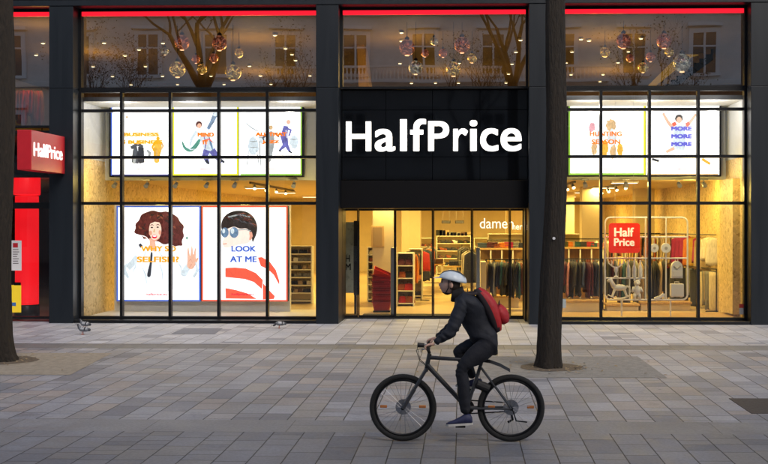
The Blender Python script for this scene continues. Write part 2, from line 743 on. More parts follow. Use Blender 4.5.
zTOP, zSTRIP, zUPB, zB2, zB3, zB4, zSILL = zg(9.5), zg(15.5), zg(89.8), zg(110.6), zg(157.2), zg(203.3), zg(316)
P = [(X(49, PYf), X(73, PYf)), (X(316, PYf), X(338.5, PYf)), (X(529, PYf), X(552.3, GY)), (X(751, PYf), X(775, PYf))]
P_L = (X(-215, PYf), X(-191, PYf))
P_R = (X(990, PYf), X(1014, PYf))
zLINT = zg(9)
for a, b in [P_L] + P + [P_R]:
    MB().box(a, b, PYf, GY + .25, 0, zUPB - .012, bev=.006).box(a, b, PYf, GY + .25, zUPB - .004, zLINT - .004, bev=.006).build('pillar', m_pillar, BLD)
    MB().box(a + .01, b - .01, PYf + .012, PYf + .3, zUPB - .0118, zUPB - .0042).build('pillar_joint', m_black, BLD)
# lintel band and the wall above
MB().box(P_L[0], P_R[1], PYf - .02, GY + .3, zLINT, zLINT + .12, bev=.008).build('lintel', m_pillar, BLD)
MB().box(P_L[0] + .01, P_R[1] - .01, PYf + .03, GY + .3, zLINT + .125, 17).build('upper_wall', m_black, BLD)


def frame_mesh(xa, xb, za, zb, cols, bars, hw=.03, edge=.04):
    b = MB()
    b.box(xa, xa + edge, GY - .07, GY + .08, za, zb)
    b.box(xb - edge, xb, GY - .07, GY + .08, za, zb)
    b.box(xa + edge, xb - edge, GY - .068, GY + .078, zb - edge, zb)
    b.box(xa + edge, xb - edge, GY - .068, GY + .078, za, za + edge)
    for c in cols:
        b.box(c - hw, c + hw, GY - .062, GY + .07, za + edge, zb - edge)
    for z, h in bars:
        b.box(xa + edge, xb - edge, GY - .056, GY + .064, z - h, z + h)
    return b


def pane(xa, xb, za, zb, m, parent, y=GY):
    return MB().quad((xa, y, za), (xb, y, za), (xb, y, zb), (xa, y, zb)).build('pane', m, parent)


def upper_window(xa, xb, zlo=zUPB):
    f = frame_mesh(xa, xb, zlo, zLINT - .004, [], [], edge=.05).build('window', m_frame, BLD)
    pane(xa + .05, xb - .05, zlo + .05, zSTRIP - .002, g_up, f)
    MB().box(xa + .052, xb - .052, GY - .03, GY + .02, zSTRIP, zLINT - .056).build('light_strip', m_red_led, f)
    return f


def low_window(xa, xb, cols, bars):
    f = frame_mesh(xa, xb, zSILL - .06, zUPB - .003, cols, bars, edge=.055).build('window', m_frame, BLD)
    pane(xa + .055, xb - .055, zSILL - .005, zUPB - .058, g_low, f)
    MB().box(xa, xb, PYf + .03, GY + .1, 0, zSILL - .063, bev=.006).build('plinth', m_frame, f)
    return f


zBAR1 = zg(90.5)
gridbars = [(zB2, .032), (zB3, .032), (zB4, .034)]
upper_window(P[0][1], P[1][0])
low_window(P[0][1], P[1][0], [X(p, GY) for p in (122, 170.5, 219, 267.5)], gridbars)
upper_window(P[2][1], P[3][0])
low_window(P[2][1], P[3][0], [X(p, GY) for p in (600.8, 649.3, 698)], gridbars)
upper_window(P[1][1], P[2][0])
upper_window(P_L[1], P[0][0], zlo=zg(127.5))
f = frame_mesh(P_L[1], P[0][0], .06, zg(130.5), [X(-73, GY)], [(zg(176), .03), (zg(205.5), .07)], edge=.05).build('window', m_frame, BLD)
pane(P_L[1] + .05, P[0][0] - .05, .11, zg(133), g_low, f)
upper_window(P[3][1], P_R[0])
low_window(P[3][1], P_R[0], [X(p, GY) for p in (822, 870, 919, 967)], gridbars)

# the black sign panel above the doors: glossy glass tiles, a matt header, and the door recess
xa, xb = P[1][1], P[2][0]
pn = MB()
cuts = [xa] + [X(p, GY) for p in (386, 432.5, 480)] + [xb]
zc = [zg(180.3), zB3, zB2, zUPB - .02]
for i in range(len(cuts) - 1):
    for j in range(len(zc) - 1):
        pn.box(cuts[i] + .006, cuts[i + 1] - .006, GY - .01, GY + .03, zc[j] + .006, zc[j + 1] - .006)
pn.build('sign_panel', m_panel, BLD)
MB().box(xa, xb, GY + .032, GY + .2, zg(180.3) - .002, zUPB - .004).build('panel_backing', m_black, BLD)
zH = Z(208.5, DY, 430)
MB().box(xa + .002, xb - .002, GY - .03, DY + .12, zH, zg(180.8), bev=.008).build('header', m_black, BLD)
# jambs of the recess
jl, jr = X(343.5, DY), X(523.5, DY)
MB().box(xa + .004, jl, GY + .255, DY + .1, 0, zH - .003).build('jamb', m_frame, BLD)
MB().box(jr, xb - .004, GY + .255, DY + .1, 0, zH - .003).build('jamb', m_frame, BLD)
MB().box(jl, jr, DY - .06, DY + .1, .004, .03).build('threshold', m_black_metal, BLD)
ed = [343.5, 358, 395, 433, 472, 510, 523.5]
for i in range(6):
    a, b = X(ed[i], DY), X(ed[i + 1], DY)
    st = .022 if i in (0, 5) else .03
    fr = MB()
    e1 = a + st
    e2 = b - st
    yy = DY - (.02 if i in (0, 2, 3, 5) else -.03)
    fr.box(a + .002, e1, yy, yy + .05, .032, zH - .004)
    fr.box(e2, b - .002, yy, yy + .05, .032, zH - .004)
    fr.box(e1, e2, yy + .002, yy + .048, .032, .075)
    fr.box(e1, e2, yy + .002, yy + .048, zH - .05, zH - .004)
    d = fr.build('door' if i not in (0, 5) else 'sidelight', m_frame, BLD)
    MB().quad((e1, yy + .025, .075), (e2, yy + .025, .075), (e2, yy + .025, zH - .05), (e1, yy + .025, zH - .05)).build('pane', g_door, d)

# inside: floors, ceilings, walls
WL, WR, WB = X(76.5, GY), X(747, GY), 47.
zSL = zUPB - .12
zC = 3.30
BH = 25.3                      # where the bulkhead under the upper floor begins
MB().box(P_L[0], P_R[1], DY + .11, WB, -.05, .02).build('floor', m_floor, BLD)
MB().box(P[0][1] + .01, P[1][0] + .3, GY + .102, DY + 1.5, .0205, zSILL - .05).build('window_platform', m_white, BLD)
MB().box(P[2][1] - .3, P[3][0] - .01, GY + .102, DY + .9, .0205, zSILL - .05).build('window_platform', m_wood, BLD)
MB().box(WL - .25, P_R[1], GY + .3, WB, zSL - .1, zSL).build('upper_floor', m_bulk, BLD)
MB().box(P_L[0], WL - .252, GY + .3, WB, zg(130) - .1, zg(130)).build('upper_floor', m_upwall, BLD)
for xq in (WL, WR - .02):
    MB().box(xq + .002, xq + .018, GY + .262, BH - .002, 3.72, zSL - .105).build('niche_lining', m_bulk, BLD)
MB().box(P_L[0], P_R[1], BH + .2, WB, zC, zC + .1).build('ceiling', m_ceil, BLD)
MB().box(P[0][1] - .2, P[1][1] - .1, BH, BH + .198, zC - .03, zSL - .102).build('bulkhead', m_bulk, BLD)
MB().box(P[2][0] + .1, P[3][0] + .2, BH, BH + .198, zC - .03, zSL - .102).build('bulkhead', m_bulk, BLD)
MB().box(P[1][1] - .098, P[2][0] + .098, DY + .125, DY + .3, zH, zSL - .102).build('bulkhead', m_cream, BLD)
MB().box(P_L[0], P_R[1], WB, WB + .2, 0, 17).build('back_wall', m_cream, BLD)
MB().box(WL - .25, WL, GY + .26, WB - .002, .021, zSL - .103).build('side_wall', m_osb, BLD)
MB().box(WR, WR + .25, GY + .26, WB - .002, .021, zSL - .103).build('side_wall', m_osb, BLD)
MB().box(P_L[0], P_R[1], GY + .3, WB, 7.02, 7.12).build('upper_ceiling', m_upceil, BLD)
MB().box(P_L[0], P_R[1], 38, 38.2, zSL + .002, 7.018).build('upper_back_wall', m_upwall, BLD)
MB().box(P_L[0], P_L[0] + .2, GY + .3, WB - .003, .022, 7.015).build('side_wall', m_cream, BLD)
MB().box(P_R[1] - .2, P_R[1], GY + .3, WB - .003, .022, 7.015).build('side_wall', m_cream, BLD)
# a squat strand-board pillar at the window's end, lighter than the wall behind it
MB().box(WR - .16, WR - .003, GY + .62, 25.25, .14, zC - .05).build('end_column', m_osb, BLD)
# columns of the sales floor
for px, Y, wd in ((383, 27.2, .55), (411, 33, .6), (592, 31, .6), (566, 37, .6), (514, 40, .6), (645, 33, .6)):
    x = X(px, Y)
    MB().box(x - wd / 2, x + wd / 2, Y, Y + wd, .0205, zC - .002, bev=.01).build('column', m_cream, BLD)
# upper floor: tan wall panel, escalator flank
f2 = MB()
Yp = 28.
f2.prism([(X(356, Yp), Z(24, Yp)), (X(362, Yp), Z(27, Yp)), (X(372, Yp), zSL + .003), (X(360, Yp), zSL + .003)], Yp, Yp + 1.2).build('wall_panel', m_wood, BLD)


def lamp(name, loc, energy, col, size=.3, kind='POINT', rot=None, sy=None, spot=None):
    ld = bpy.data.lights.new(name, kind)
    ld.energy = energy
    ld.color = col
    if kind == 'AREA':
        ld.size = size
        if sy:
            ld.shape = 'RECTANGLE'
            ld.size_y = sy
    else:
        ld.shadow_soft_size = size
    if kind == 'SPOT':
        ld.spot_size = R(spot or 100)
        ld.spot_blend = .6
    o = bpy.data.objects.new(name, ld)
    C.objects.link(o)
    o.location = loc
    if rot:
        o.rotation_euler = rot
    return o


WARM = (1, .71, .17)
WARM2 = (1, .60, .14)
m_lens = mat('lamp_lens', (1, .80, .45), .4, emit=4)
m_panel_lamp = mat('lamp_panel', (1, .85, .6), .4, emit=3)


# ceiling panels of the sales floor: a shallow tray with a glowing diffuser and its light
def panel_light(x, y, en, i, w_=1.2, d_=.5, where='sales floor'):
    t = thing('ceiling_light', (x, y, zC), 'warm ceiling light panel over the ' + where, 'ceiling light', 'ceiling lights inside the shop')
    MB().box(-w_ / 2, w_ / 2, -d_ / 2, d_ / 2, -.05, -.003, bev=.005).build('housing', m_white, t, local=True)
    MB().box(-w_ / 2 + .03, w_ / 2 - .03, -d_ / 2 + .03, d_ / 2 - .03, -.056, -.0495).build('diffuser', m_panel_lamp, t, local=True)
    la = lamp('light', (0, 0, -.07), en, WARM, w_, 'AREA', sy=d_)
    la.parent = t
    return t


k = 0
for y, en in ((27.0, 150), (31, 190), (36, 230), (42, 260)):
    for x in (-6.2, -1.9, .9, 4.1):
        if y < 28 and x == -6.2:
            continue
        panel_light(x, y, en * .66, k, .7, .3)
        k += 1


# recessed spots in the upper ceiling
def up_spot():
    t = thing('ceiling_spotlight', (0, 0, 7.02), 'small warm spotlight in the brown upstairs ceiling', 'spotlight', 'spotlights in the upstairs ceiling')
    MB().lathe([(.05, -.0), (.07, -.02), (.07, -.05), (.055, -.06)], n=10).build('housing', m_white, t, local=True)
    MB().lathe([(.053, -.062), (.03, -.075)], n=10).build('lens', m_lens, t, local=True)
    return t


spots = [(104, 40), (125, 53), (93, 64), (112.5, 74), (131, 82.5), (145.5, 64), (163, 40.5), (162.5, 74), (177.5, 82.5), (139, 47), (275, 33), (285.5, 46.5), (292, 52.5), (295.5, 58.5), (249.5, 64), (260.5, 74), (224, 82.5), (271, 82.5), (310, 74), (211, 74),
         (401.5, 31), (401.5, 39.5), (411.5, 82), (435.5, 82), (458.5, 82), (459, 62), (512, 63), (508.5, 73), (506, 82), (516, 51), (520.5, 39), (400, 62),
         (581, 38.5), (641, 38), (628.5, 51), (618, 62), (603, 74), (600, 81), (594, 87), (589, 40), (572, 51), (566, 62), (571, 74),
         (43, 40), (36, 52)]
sp0 = None
for px, py in spots:
    d = (7.0 - CH) * F / (HY - py)
    Y = d
    if Y > 37.6:
        continue
    loc = (X(px, Y), Y, 7.02)
    if sp0 is None:
        sp0 = up_spot()
        sp0.location = loc
    else:
        dup(sp0, loc)
for x, y, e in ((-5.5, 27, 60), (-6.5, 33, 60), (-1.5, 27, 50), (-.5, 33, 50), (3.6, 27, 60), (4.5, 33, 60), (-10.2, 25.0, 45), (-10.5, 29, 60)):
    lamp('upper_light', (x, y, 6.1), e * 1.0, WARM2, .3)

# spot heads on the edge of the bulkhead, aimed at the window
m_head = mat('spot_grey', (.28, .29, .3), .4, metal=.6)
head0 = None
for px, bay in ((115, 'left'), (147, 'left'), (176, 'left'), (207, 'left'), (235, 'left'), (294, 'left'), (585, 'right'), (626, 'right'), (679, 'right'), (704, 'right')):
    loc = (X(px, BH - .15), BH - .15, zC - .02)
    lb = 'small grey spotlight under the lit posters in the %s' % ('wider window beside the blade sign' if bay == 'left' else 'window behind the tree')
    if head0 is None:
        t = thing('window_spotlight', loc, lb, 'spotlight', 'spotlights under the left lit posters')
        MB().box(-.09, .09, -.05, .05, -.03, 0, bev=.005).build('bracket', m_head, t, local=True)
        MB().tube([(0, 0, -.03), (0, .0, -.09)], .012).build('stem', m_head, t, local=True)
        auto(MB().tube([(0, .05, -.10), (0, -.1, -.17)], [.045, .055], n=12).build('lamp_head', m_head, t, local=True))
        head0 = t
    else:
        dup(head0, loc, label=lb, group='spotlights under the %s lit posters' % bay)
# unseen fill lamps added behind the glass to brighten the displays
COOL = (1, .93, .84)
for px, yy, zz, en in ((118, 23.75, 4.75, 20), (190, 23.75, 4.85, 12), (290, 23.75, 4.75, 16), (590, 23.75, 4.8, 16), (650, 23.75, 4.8, 16), (712, 23.75, 4.75, 20)):
    lamp('window_fill', (X(px, yy), yy, zz), en, COOL, .12)
for px, yy, zz, en in ((112, 23.8, 3.2, 30), (160, 23.58, 2.6, 22), (245, 23.58, 2.6, 22), (300, 24.4, 3.0, 24), (590, 23.58, 3.1, 34), (650, 23.58, 3.1, 62), (712, 23.6, 3.1, 34), (690, 26.0, 3.0, 45)):
    lamp('window_fill', (X(px, yy), yy, zz), en, WARM, .12)
lamp('door_light', (X(370, 25.0), 25.3, 3.0), 30, (1, .74, .5), .1)

# ------------------------------------------------------------------ main shop sign letters
sg = thing('shop_sign', (X(433, GY), GY - .05, zg(152)), 'large white lit letters spelling HalfPrice on the black panel over the entrance', 'sign')
LET = [('H', 346.3, 371.2, 121.5, 151), ('a', 375, 395.3, 129, 151.5), ('l', 400.2, 406.9, 119.4, 151), ('f', 410.3, 426, 119, 151), ('P', 428.2, 449.2, 121.3, 151), ('r', 453.2, 467.8, 128.7, 151), ('i', 469.7, 477.2, 120.5, 151), ('c', 480.2, 498.3, 128.6, 151.5), ('e', 500.5, 521.6, 128.6, 151.5)]
for ch, p0, p1, y0, y1 in LET:
    text('letter', ch, m_letters, sg, (X(p0, GY), X(p1, GY), Z(y1, GY, 433), Z(y0, GY, 433)), GY - .015, bold=.015, ext=.03)

# blade sign
NB, FB = 21.15, PYf - .004
xr = X(31.3, NB)
xl = X(17, NB)
bz0, bz1 = Z(169.8, NB, 31), Z(129.6, NB, 31)
bs = thing('blade_sign', (xr, FB, bz0), 'red box sign with white HalfPrice lettering sticking out from the dark pillar', 'sign')
MB().box(xl, xr, NB, FB - .05, bz0, bz1, bev=.012).build('box', m_redsign, bs)
MB().box((xl + xr) / 2 - .05, (xl + xr) / 2 + .05, FB - .05, FB + .003, bz0 + .1, bz1 - .1).build('bracket', m_black_metal, bs)
mt = Matrix(((0, 0, 1, xr), (1, 0, 0, 0), (0, 1, 0, 0), (0, 0, 0, 1)))
m_blade_let = mat('blade_letters', (1, .93, .9), .4, emit=.75)
text('lettering', 'HalfPrice', m_blade_let, bs, (NB + .12, FB - .2, bz0 + .29, bz0 + .29 + .29), bold=.018, ext=.004, mtx=mt)
mt2 = Matrix(((0, 0, -1, xl), (-1, 0, 0, 0), (0, 1, 0, 0), (0, 0, 0, 1)))
text('lettering', 'HalfPrice', m_blade_let, bs, (-(FB - .2), -(NB + .12), bz0 + .29, bz0 + .58), bold=.028, ext=.004, mtx=mt2)

# ------------------------------------------------------------------ lit posters
K = dict(white=(.90, .93, 1.0), blue=(.05, .13, .62), navy=(.03, .04, .25), yellow=(.82, .80, .02), green=(.28, .55, .06), red=(.9, .10, .05), orange=(1, .20, .0), gold=(1, .40, .0), ink=(.03, .035, .05), slate=(.07, .08, .10), skin=(.80, .46, .34), hair=(.10, .02, .018), hair2=(.025, .018, .018), pale=(.62, .72, .80), violet=(.13, .13, .42), coral=(.85, .11, .06), mint=(.08, .28, .22), tan=(.62, .42, .22), pink=(.72, .35, .42), indigo=(.10, .10, .62), crimson=(.75, .0, .04), ochre=(.75, .42, .05), grey=(.35, .38, .40), fair=(.90, .66, .55), fair2=(.93, .78, .71), hairl=(.25, .07, .04), blush=(.72, .34, .25), lens=(.13, .22, .36), fr=(.02, .02, .02))


def ink(c, e=1.0):
    return prn('print_' + c, K[c], e, dict(skin=.12, fair=.06, fair2=.05, blush=.1, white=.05, blue=.0, indigo=.0, orange=.0, gold=.0, crimson=0, red=0, yellow=0, green=.1, hair=.7, hair2=.7, coral=.1, lens=.45, violet=.4, pale=.22, slate=.5, ochre=.3).get(c, .3))


class Poster:
    def __init__(s, name, label, p0, p1, y0, y1, Y, border, bw=1.2, frame='fr', depth=.16, fw=.8, e=1.05, cf=(0, 0, 0)):
        s.Y = Y
        s.n = 0
        s.t = thing(name, (X((p0 + p1) / 2, Y), Y, Z(y1, Y)), label, 'poster')
        pc = (p0 + p1) / 2
        s.z = lambda py: Z(py, Y, pc)
        s.x = lambda px: X(px, Y)
        MB().box(s.x(p0), s.x(p1), Y + .01, Y + depth, s.z(y1), s.z(y0)).build('case', m_black, s.t)
        if cf[2]:
            fw_ = .034
            xa_, xb_, za_, zb_ = s.x(p0), s.x(p1), s.z(y1), s.z(y0)
            fr_ = MB()
            fr_.box(xa_ - fw_ * cf[0], xb_ + fw_ * cf[1], Y - .02, Y + depth, zb_, zb_ + fw_)
            fr_.box(xa_ - fw_ * cf[0], xb_ + fw_ * cf[1], Y - .02, Y + depth, za_ - fw_, za_)
            if cf[0]:
                fr_.box(xa_ - fw_, xa_, Y - .02, Y + depth, za_, zb_)
            if cf[1]:
                fr_.box(xb_, xb_ + fw_, Y - .02, Y + depth, za_, zb_)
            fr_.build('frame', m_black, s.t)
        MB().box(s.x(p0) + .004, s.x(p1) - .004, Y, Y + .009, s.z(y1) + .004, s.z(y0) - .004).build('panel', mat('poster_white', K['white'], .3, emit=e), s.t)
        b = MB()
        a0, a1, c0, c1 = s.x(p0), s.x(p1), s.z(y1), s.z(y0)
        w_ = bw * Y / F
        for q, col in (border.items()):
            pass
        sides = dict(l=(a0, a0 + w_, c0, c1), r=(a1 - w_, a1, c0, c1), t=(a0 + w_, a1 - w_, c1 - w_, c1), b=(a0 + w_, a1 - w_, c0, c0 + w_))
        bycol = {}
        for q, col in border.items():
            bycol.setdefault(col, []).append(sides[q])
        for col, lst in bycol.items():
            b = MB()
            for r4 in lst:
                b.box(r4[0], r4[1], Y - .008, Y - .002, r4[2], r4[3])
            b.build('border', ink(col, .9), s.t)

    def fig(s, pts, c, name='figure', e=1.0, par=None):
        s.n += 1
        pts = list(pts)
        for _ in range(2):                      # rounded outlines
            if len(pts) < 7 or len(pts) > 90 or c == 'coral':
                break
            q = []
            for i in range(len(pts)):
                (ax, ay), (bx_, by_) = pts[i], pts[(i + 1) % len(pts)]
                q += [(ax * .75 + bx_ * .25, ay * .75 + by_ * .25), (ax * .25 + bx_ * .75, ay * .25 + by_ * .75)]
            pts = q
        yy = s.Y - .003 - .0004 * s.n
        MB().prism([(s.x(a), s.z(b)) for a, b in pts], yy, yy + .0003).build(name, ink(c, e), s.t)

    def blob(s, cx, cy, rx, ry, c, name='figure', jag=0., n=28, e=1.0):
        pts = []
        for k in range(n):
            q = 1 + (random.uniform(-jag, jag) if jag else 0)
            pts.append((cx + rx * q * math.cos(2 * math.pi * k / n), cy - ry * q * math.sin(2 * math.pi * k / n)))
        s.fig(pts, c, name, e)

    def limb(s, pts, ws, c, name='figure'):
        up, dn = [], []
        for i, (a, b) in enumerate(pts):
            p = pts[max(0, i - 1)]
            q = pts[min(len(pts) - 1, i + 1)]
            dx, dy = q[0] - p[0], q[1] - p[1]
            L = math.hypot(dx, dy) or 1
            wv = ws[i] if isinstance(ws, (list, tuple)) else ws
            up.append((a - dy / L * wv, b + dx / L * wv))
            dn.append((a + dy / L * wv, b - dx / L * wv))
        s.fig(up + dn[::-1], c, name)

    def txt(s, st, p0, p1, y0, y1, c, bold=.06, e=1.0):
        text('lettering', st, ink(c, e), s.t, (s.x(p0), s.x(p1), s.z(y1), s.z(y0)), s.Y - .045, bold=bold if y1 - y0 < 4.8 else .036, ext=.001)


YU = 25.0
p = Poster('poster', 'wide lit poster with blue edge reading BUSINESS IS BUSINESS', 111, 172.2, 101.5, 175.5, YU, dict(l='blue', t='navy', b='navy'), cf=(1, 0, 1))
p.limb([(136, 147), (137, 154), (135, 163)], [2.5, 4.6, 3.4], 'slate')
p.limb([(141, 147), (140, 155), (142, 163)], [2.8, 4.2, 2.6], 'ink')
p.limb([(131, 148), (138, 144), (143, 147)], [1.6, 2.2, 1.4], 'slate')
p.limb([(158, 140), (158, 148), (156.5, 157), (157, 163)], [2.2, 4.4, 2.8, 2.4], 'ochre')
p.blob(158, 138.5, 1.8, 2.1, 'gold')
p.blob(138, 142.5, 1.7, 2, 'tan')
p.blob(127, 117, 1.4, 1.0, 'tan', jag=.3)
p.limb([(137.5, 146), (138, 151)], [.7, .2], 'white')
p.limb([(134.5, 158), (134, 163.5)], [1.5, 1.2], 'grey')
p.limb([(147, 150), (150, 153), (149, 157)], [1, 1.6, 1], 'grey')
p.limb([(155, 142), (152.5, 147), (154, 151)], [.9, 1, .7], 'gold')
p.limb([(161, 142), (163.3, 146), (161, 150)], [.9, 1, .7], 'tan')
p.limb([(157, 150), (156.5, 161)], [.3, .5], 'tan')
p.txt('BUSINESS', 124.5, 159.5, 132.6, 136.4, 'gold')
p.txt('IS BUSINESS', 120.5, 163, 140.2, 144.0, 'gold')
p.txt('halfprice.eu', 136, 147, 168.2, 170, 'crimson', .01)
p = Poster('poster', 'lit poster with yellow edge of a leaping figure reading MIND IT', 172.6, 238.4, 101.5, 175.5, YU, dict(l='yellow', t='yellow', b='yellow', r='yellow'), bw=1.6, cf=(0, 0, 1))
p.limb([(182, 141), (184.5, 148), (190, 151), (196, 146), (200, 139)], [.5, 1.5, 2.0, 2.2, 1.4], 'mint')
p.limb([(201, 134), (206, 140), (209, 149), (214, 155)], [3.2, 5.2, 5.0, 4], 'pale')
p.limb([(207, 150), (205, 156), (208, 163)], [3.5, 3.0, 1.5], 'violet')
p.limb([(212, 150), (216, 156), (222, 162)], [3.5, 3, 1.4], 'violet')
p.limb([(208, 129), (212, 122), (216, 113)], [1.5, 2.0, 2.6], 'lens')
p.blob(199, 124.5, 3.2, 3.4, 'hair')
p.blob(199.4, 125.8, 2.1, 2.6, 'skin')
p.limb([(197, 131), (192, 138), (190, 146)], [1.6, 1.4, 1], 'pale')
p.limb([(204, 136), (206, 143), (205, 149)], [.3, .8, .3], 'violet')
p.limb([(209, 136), (211, 144), (213, 151)], [.4, 1.1, .4], 'lens')
p.limb([(202, 141), (209, 139), (214, 143)], [.3, .7, .3], 'coral')
p.limb([(195, 149), (191, 149.5), (186, 147)], [.3, .7, .3], 'pale')
p.blob(217, 114, 3.6, 2.6, 'pale', jag=.3)
p.limb([(206, 160), (209, 164)], [1.6, 1.0], 'ink')
p.limb([(221, 160), (224.5, 162.5)], [1.3, .9], 'ink')
p.txt('MIND', 198, 214.5, 132.6, 136.8, 'orange')
p.txt('IT', 203.3, 208.6, 140.4, 144.4, 'orange')
p.txt('halfprice.eu', 200, 211, 168.2, 170, 'crimson', .01)
p = Poster('poster', 'lit poster with green edge of a jazz band reading ALL THAT JAZZ', 238.8, 302, 101.5, 175.5, YU, dict(t='green', b='green', r='green'), bw=1.6, cf=(0, 1, 1))
for cx, cy, rx, ry in ((253.5, 146, 5, 9), (294, 142, 4, 7), (262, 139, 3.2, 5)):
    p.blob(cx, cy, rx, ry, 'pale', jag=.15)
p.limb([(259.5, 141), (260, 154), (261, 166)], [.6, .5, .4], 'grey')
p.limb([(271, 131), (272, 141), (271, 152), (270, 162)], [2, 3.0, 1.8, .8], 'grey')
p.limb([(286, 126), (284, 136), (286, 147)], [2.2, 3.6, 2.6], 'violet')
p.limb([(284, 146), (280, 150)], [1.8, .9], 'violet')
p.limb([(287, 146), (290, 152)], [1.8, .9], 'violet')
p.limb([(285, 128), (291, 130), (289, 136)], [1.2, 1.0, .8], 'violet')
p.blob(288.5, 122, 2, 2.3, 'skin')
p.blob(271, 127.5, 1.9, 2.2, 'tan')
p.limb([(246, 123), (252, 128), (258, 131)], [.3, .5, .3], 'grey')
for cx, cy in ((253.5, 141), (253.5, 147), (294, 139), (262, 137)):
    p.limb([(cx - 4, cy), (cx, cy + .5), (cx + 4, cy)], [.2, .5, .2], 'grey')
p.limb([(249, 150), (247, 165)], [.3, .4], 'grey')
p.limb([(257, 150), (259, 165)], [.3, .4], 'grey')
p.limb([(286, 130), (287, 138)], [.4, .3], 'white')
p.limb([(279, 150), (281, 151.5)], [.9, .6], 'ink')
p.limb([(289, 151), (292, 153)], [.9, .6], 'ink')
p.limb([(268, 133), (263, 138), (265, 143)], [1, .9, .6], 'slate')
p.limb([(275, 133), (279, 137)], [1, .7], 'slate')
p.txt('ALL THAT', 256, 287, 132.4, 136.2, 'orange')
p.txt('JAZZ', 262.5, 279.5, 140.4, 144.2, 'orange')
p.txt('halfprice.eu', 267, 277, 168.2, 170, 'crimson', .01)

p = Poster('poster', 'lit poster with green edge and crowd reading HUNTING SEASON', 568.5, 645.4, 101.5, 175.0, YU, dict(l='green', t='green', b='green', r='yellow'), bw=1.8, cf=(1, 0, 1))
for cx, cy, rx, ry, c in ((592, 127, 3.2, 5, 'pink'), (611, 125, 5, 5.5, 'tan'), (594, 149, 2.8, 6.5, 'tan'), (605, 148, 3, 8, 'ochre'), (613, 151, 3, 8, 'tan'), (620, 149, 3, 6, 'ochre'), (599, 137, 4, 8, 'pale'), (612, 138, 5, 8, 'pale')):
    p.blob(cx, cy, rx, ry, c, jag=.22)
p.txt('HUNTING', 589.5, 621.5, 131.5, 136.3, 'orange')
p.txt('SEASON', 591.5, 620, 139.5, 144.3, 'orange')
p.txt('halfprice.eu', 603, 613, 168.2, 170, 'crimson', .01)
p = Poster('poster', 'lit poster of a jumping person reading MORE three times', 645.8, 719.5, 101.5, 175.0, YU, dict(t='tan', b='tan'), cf=(0, 1, 1))
p.limb([(673, 128), (668, 122), (663, 113)], [1.8, 1.5, 1.2], 'skin')
p.limb([(685, 128), (691, 121), (696, 114)], [1.8, 1.5, 1.2], 'skin')
p.limb([(679, 125), (679.5, 136), (679, 150)], [6, 6.2, 6], 'pale')
p.limb([(674, 150), (668, 155), (661, 158)], [4.2, 2.8, 1.4], 'white')
p.limb([(684, 150), (694, 156), (705, 160)], [4.2, 2.8, 1.4], 'white')
p.limb([(674, 148), (666, 152)], [1.6, 1.3], 'skin')
p.limb([(652, 159), (659, 161)], [1.1, 1.2], 'ink')
p.limb([(702, 159), (710, 164)], [1.3, 1.3], 'ochre')
p.limb([(672.5, 125), (676, 123)], [2, 1.8], 'coral')
p.limb([(686, 125), (689.5, 123)], [2, 1.8], 'coral')
p.blob(679, 118.5, 3.9, 4.0, 'hair2', jag=.08)
p.blob(679, 120, 2.7, 3.2, 'skin')
for i, y in enumerate((126.5, 134.2, 142)):
    p.txt('MORE', 670.8, 691.5, y, y + 4.4, 'indigo')
p.txt('halfprice.eu', 676, 687, 168.2, 170, 'crimson', .01)

YP = 25.1
p = Poster('poster', 'large lit poster with blue frame of a laughing woman reading WHY SO SELFISH', 116.6, 200.6, 205.8, 301.4, YP, dict(l='blue', r='blue', t='blue', b='blue'), bw=1.5, e=1.0)
hair = [(133.5, 233), (136, 228), (135, 224), (139.5, 220), (141, 214.5), (147, 212), (153, 210), (160, 212.5), (166, 211), (172, 213.5), (178, 217), (180, 222), (184.5, 226), (182.5, 231), (184.5, 236), (181.5, 241), (183, 246), (178, 245.5), (175, 247), (170, 243), (164, 245), (158, 241), (150, 241), (146, 236), (140, 235)]
p.fig([(132, 262), (137, 256), (146, 247), (152, 242), (166, 243), (176, 247), (186, 255), (194, 262), (196, 270), (190, 278), (181, 274), (180, 284), (172, 292), (140, 293), (139, 282), (130, 276), (126, 270)], 'white', e=.93)
p.fig(hair, 'hair', e=.9)
for q in range(46):
    an = random.uniform(-.5, 3.7)
    rr_ = random.uniform(.55, 1.02)
    cx_, cy_ = 159 + 22 * rr_ * math.cos(an), 230 - 18 * rr_ * math.sin(an)
    sw = random.uniform(2.5, 5)
    a2 = an + random.uniform(.8, 2.2)
    p.limb([(cx_, cy_), (cx_ + sw * math.cos(a2) * .6, cy_ - sw * math.sin(a2) * .5), (cx_ + sw * math.cos(a2 + .6), cy_ - sw * math.sin(a2 + .6))], [.3, random.uniform(.5, 1.1), .15], random.choice(['hair', 'hair', 'hairl', 'hair2']))
p.limb([(152, 238), (153, 245), (151, 250)], [2.4, 3, 4.5], 'skin')
for fa, fb_ in (((146, 250), (141, 262)), ((158, 250), (164, 262)), ((160, 264), (163, 280)), ((143, 268), (147, 284)), ((170, 252), (176, 262)), ((178, 262), (182, 272)), ((136, 262), (133, 272))):
    p.limb([fa, ((fa[0] + fb_[0]) / 2 + 1.2, (fa[1] + fb_[1]) / 2), fb_], [.2, .7, .2], 'pale')
p.blob(155.5, 230, 6.2, 10.2, 'fair')
p.blob(150.8, 233, 1.6, 2.4, 'blush')
p.blob(160.2, 232.4, 1.3, 2.4, 'blush')
p.limb([(150, 223), (155, 219.5), (162, 222)], [.8, 2.2, .8], 'hair')
p.blob(152.2, 227.5, 1.2, .7, 'hair2')
p.blob(158.0, 227.2, 1.2, .7, 'hair2')
p.blob(154.8, 236.6, 2.6, 1.9, 'crimson')
p.blob(154.9, 236.0, 1.9, .8, 'white')
p.limb([(154.8, 229), (154.3, 232.2)], [.4, .9], 'tan')
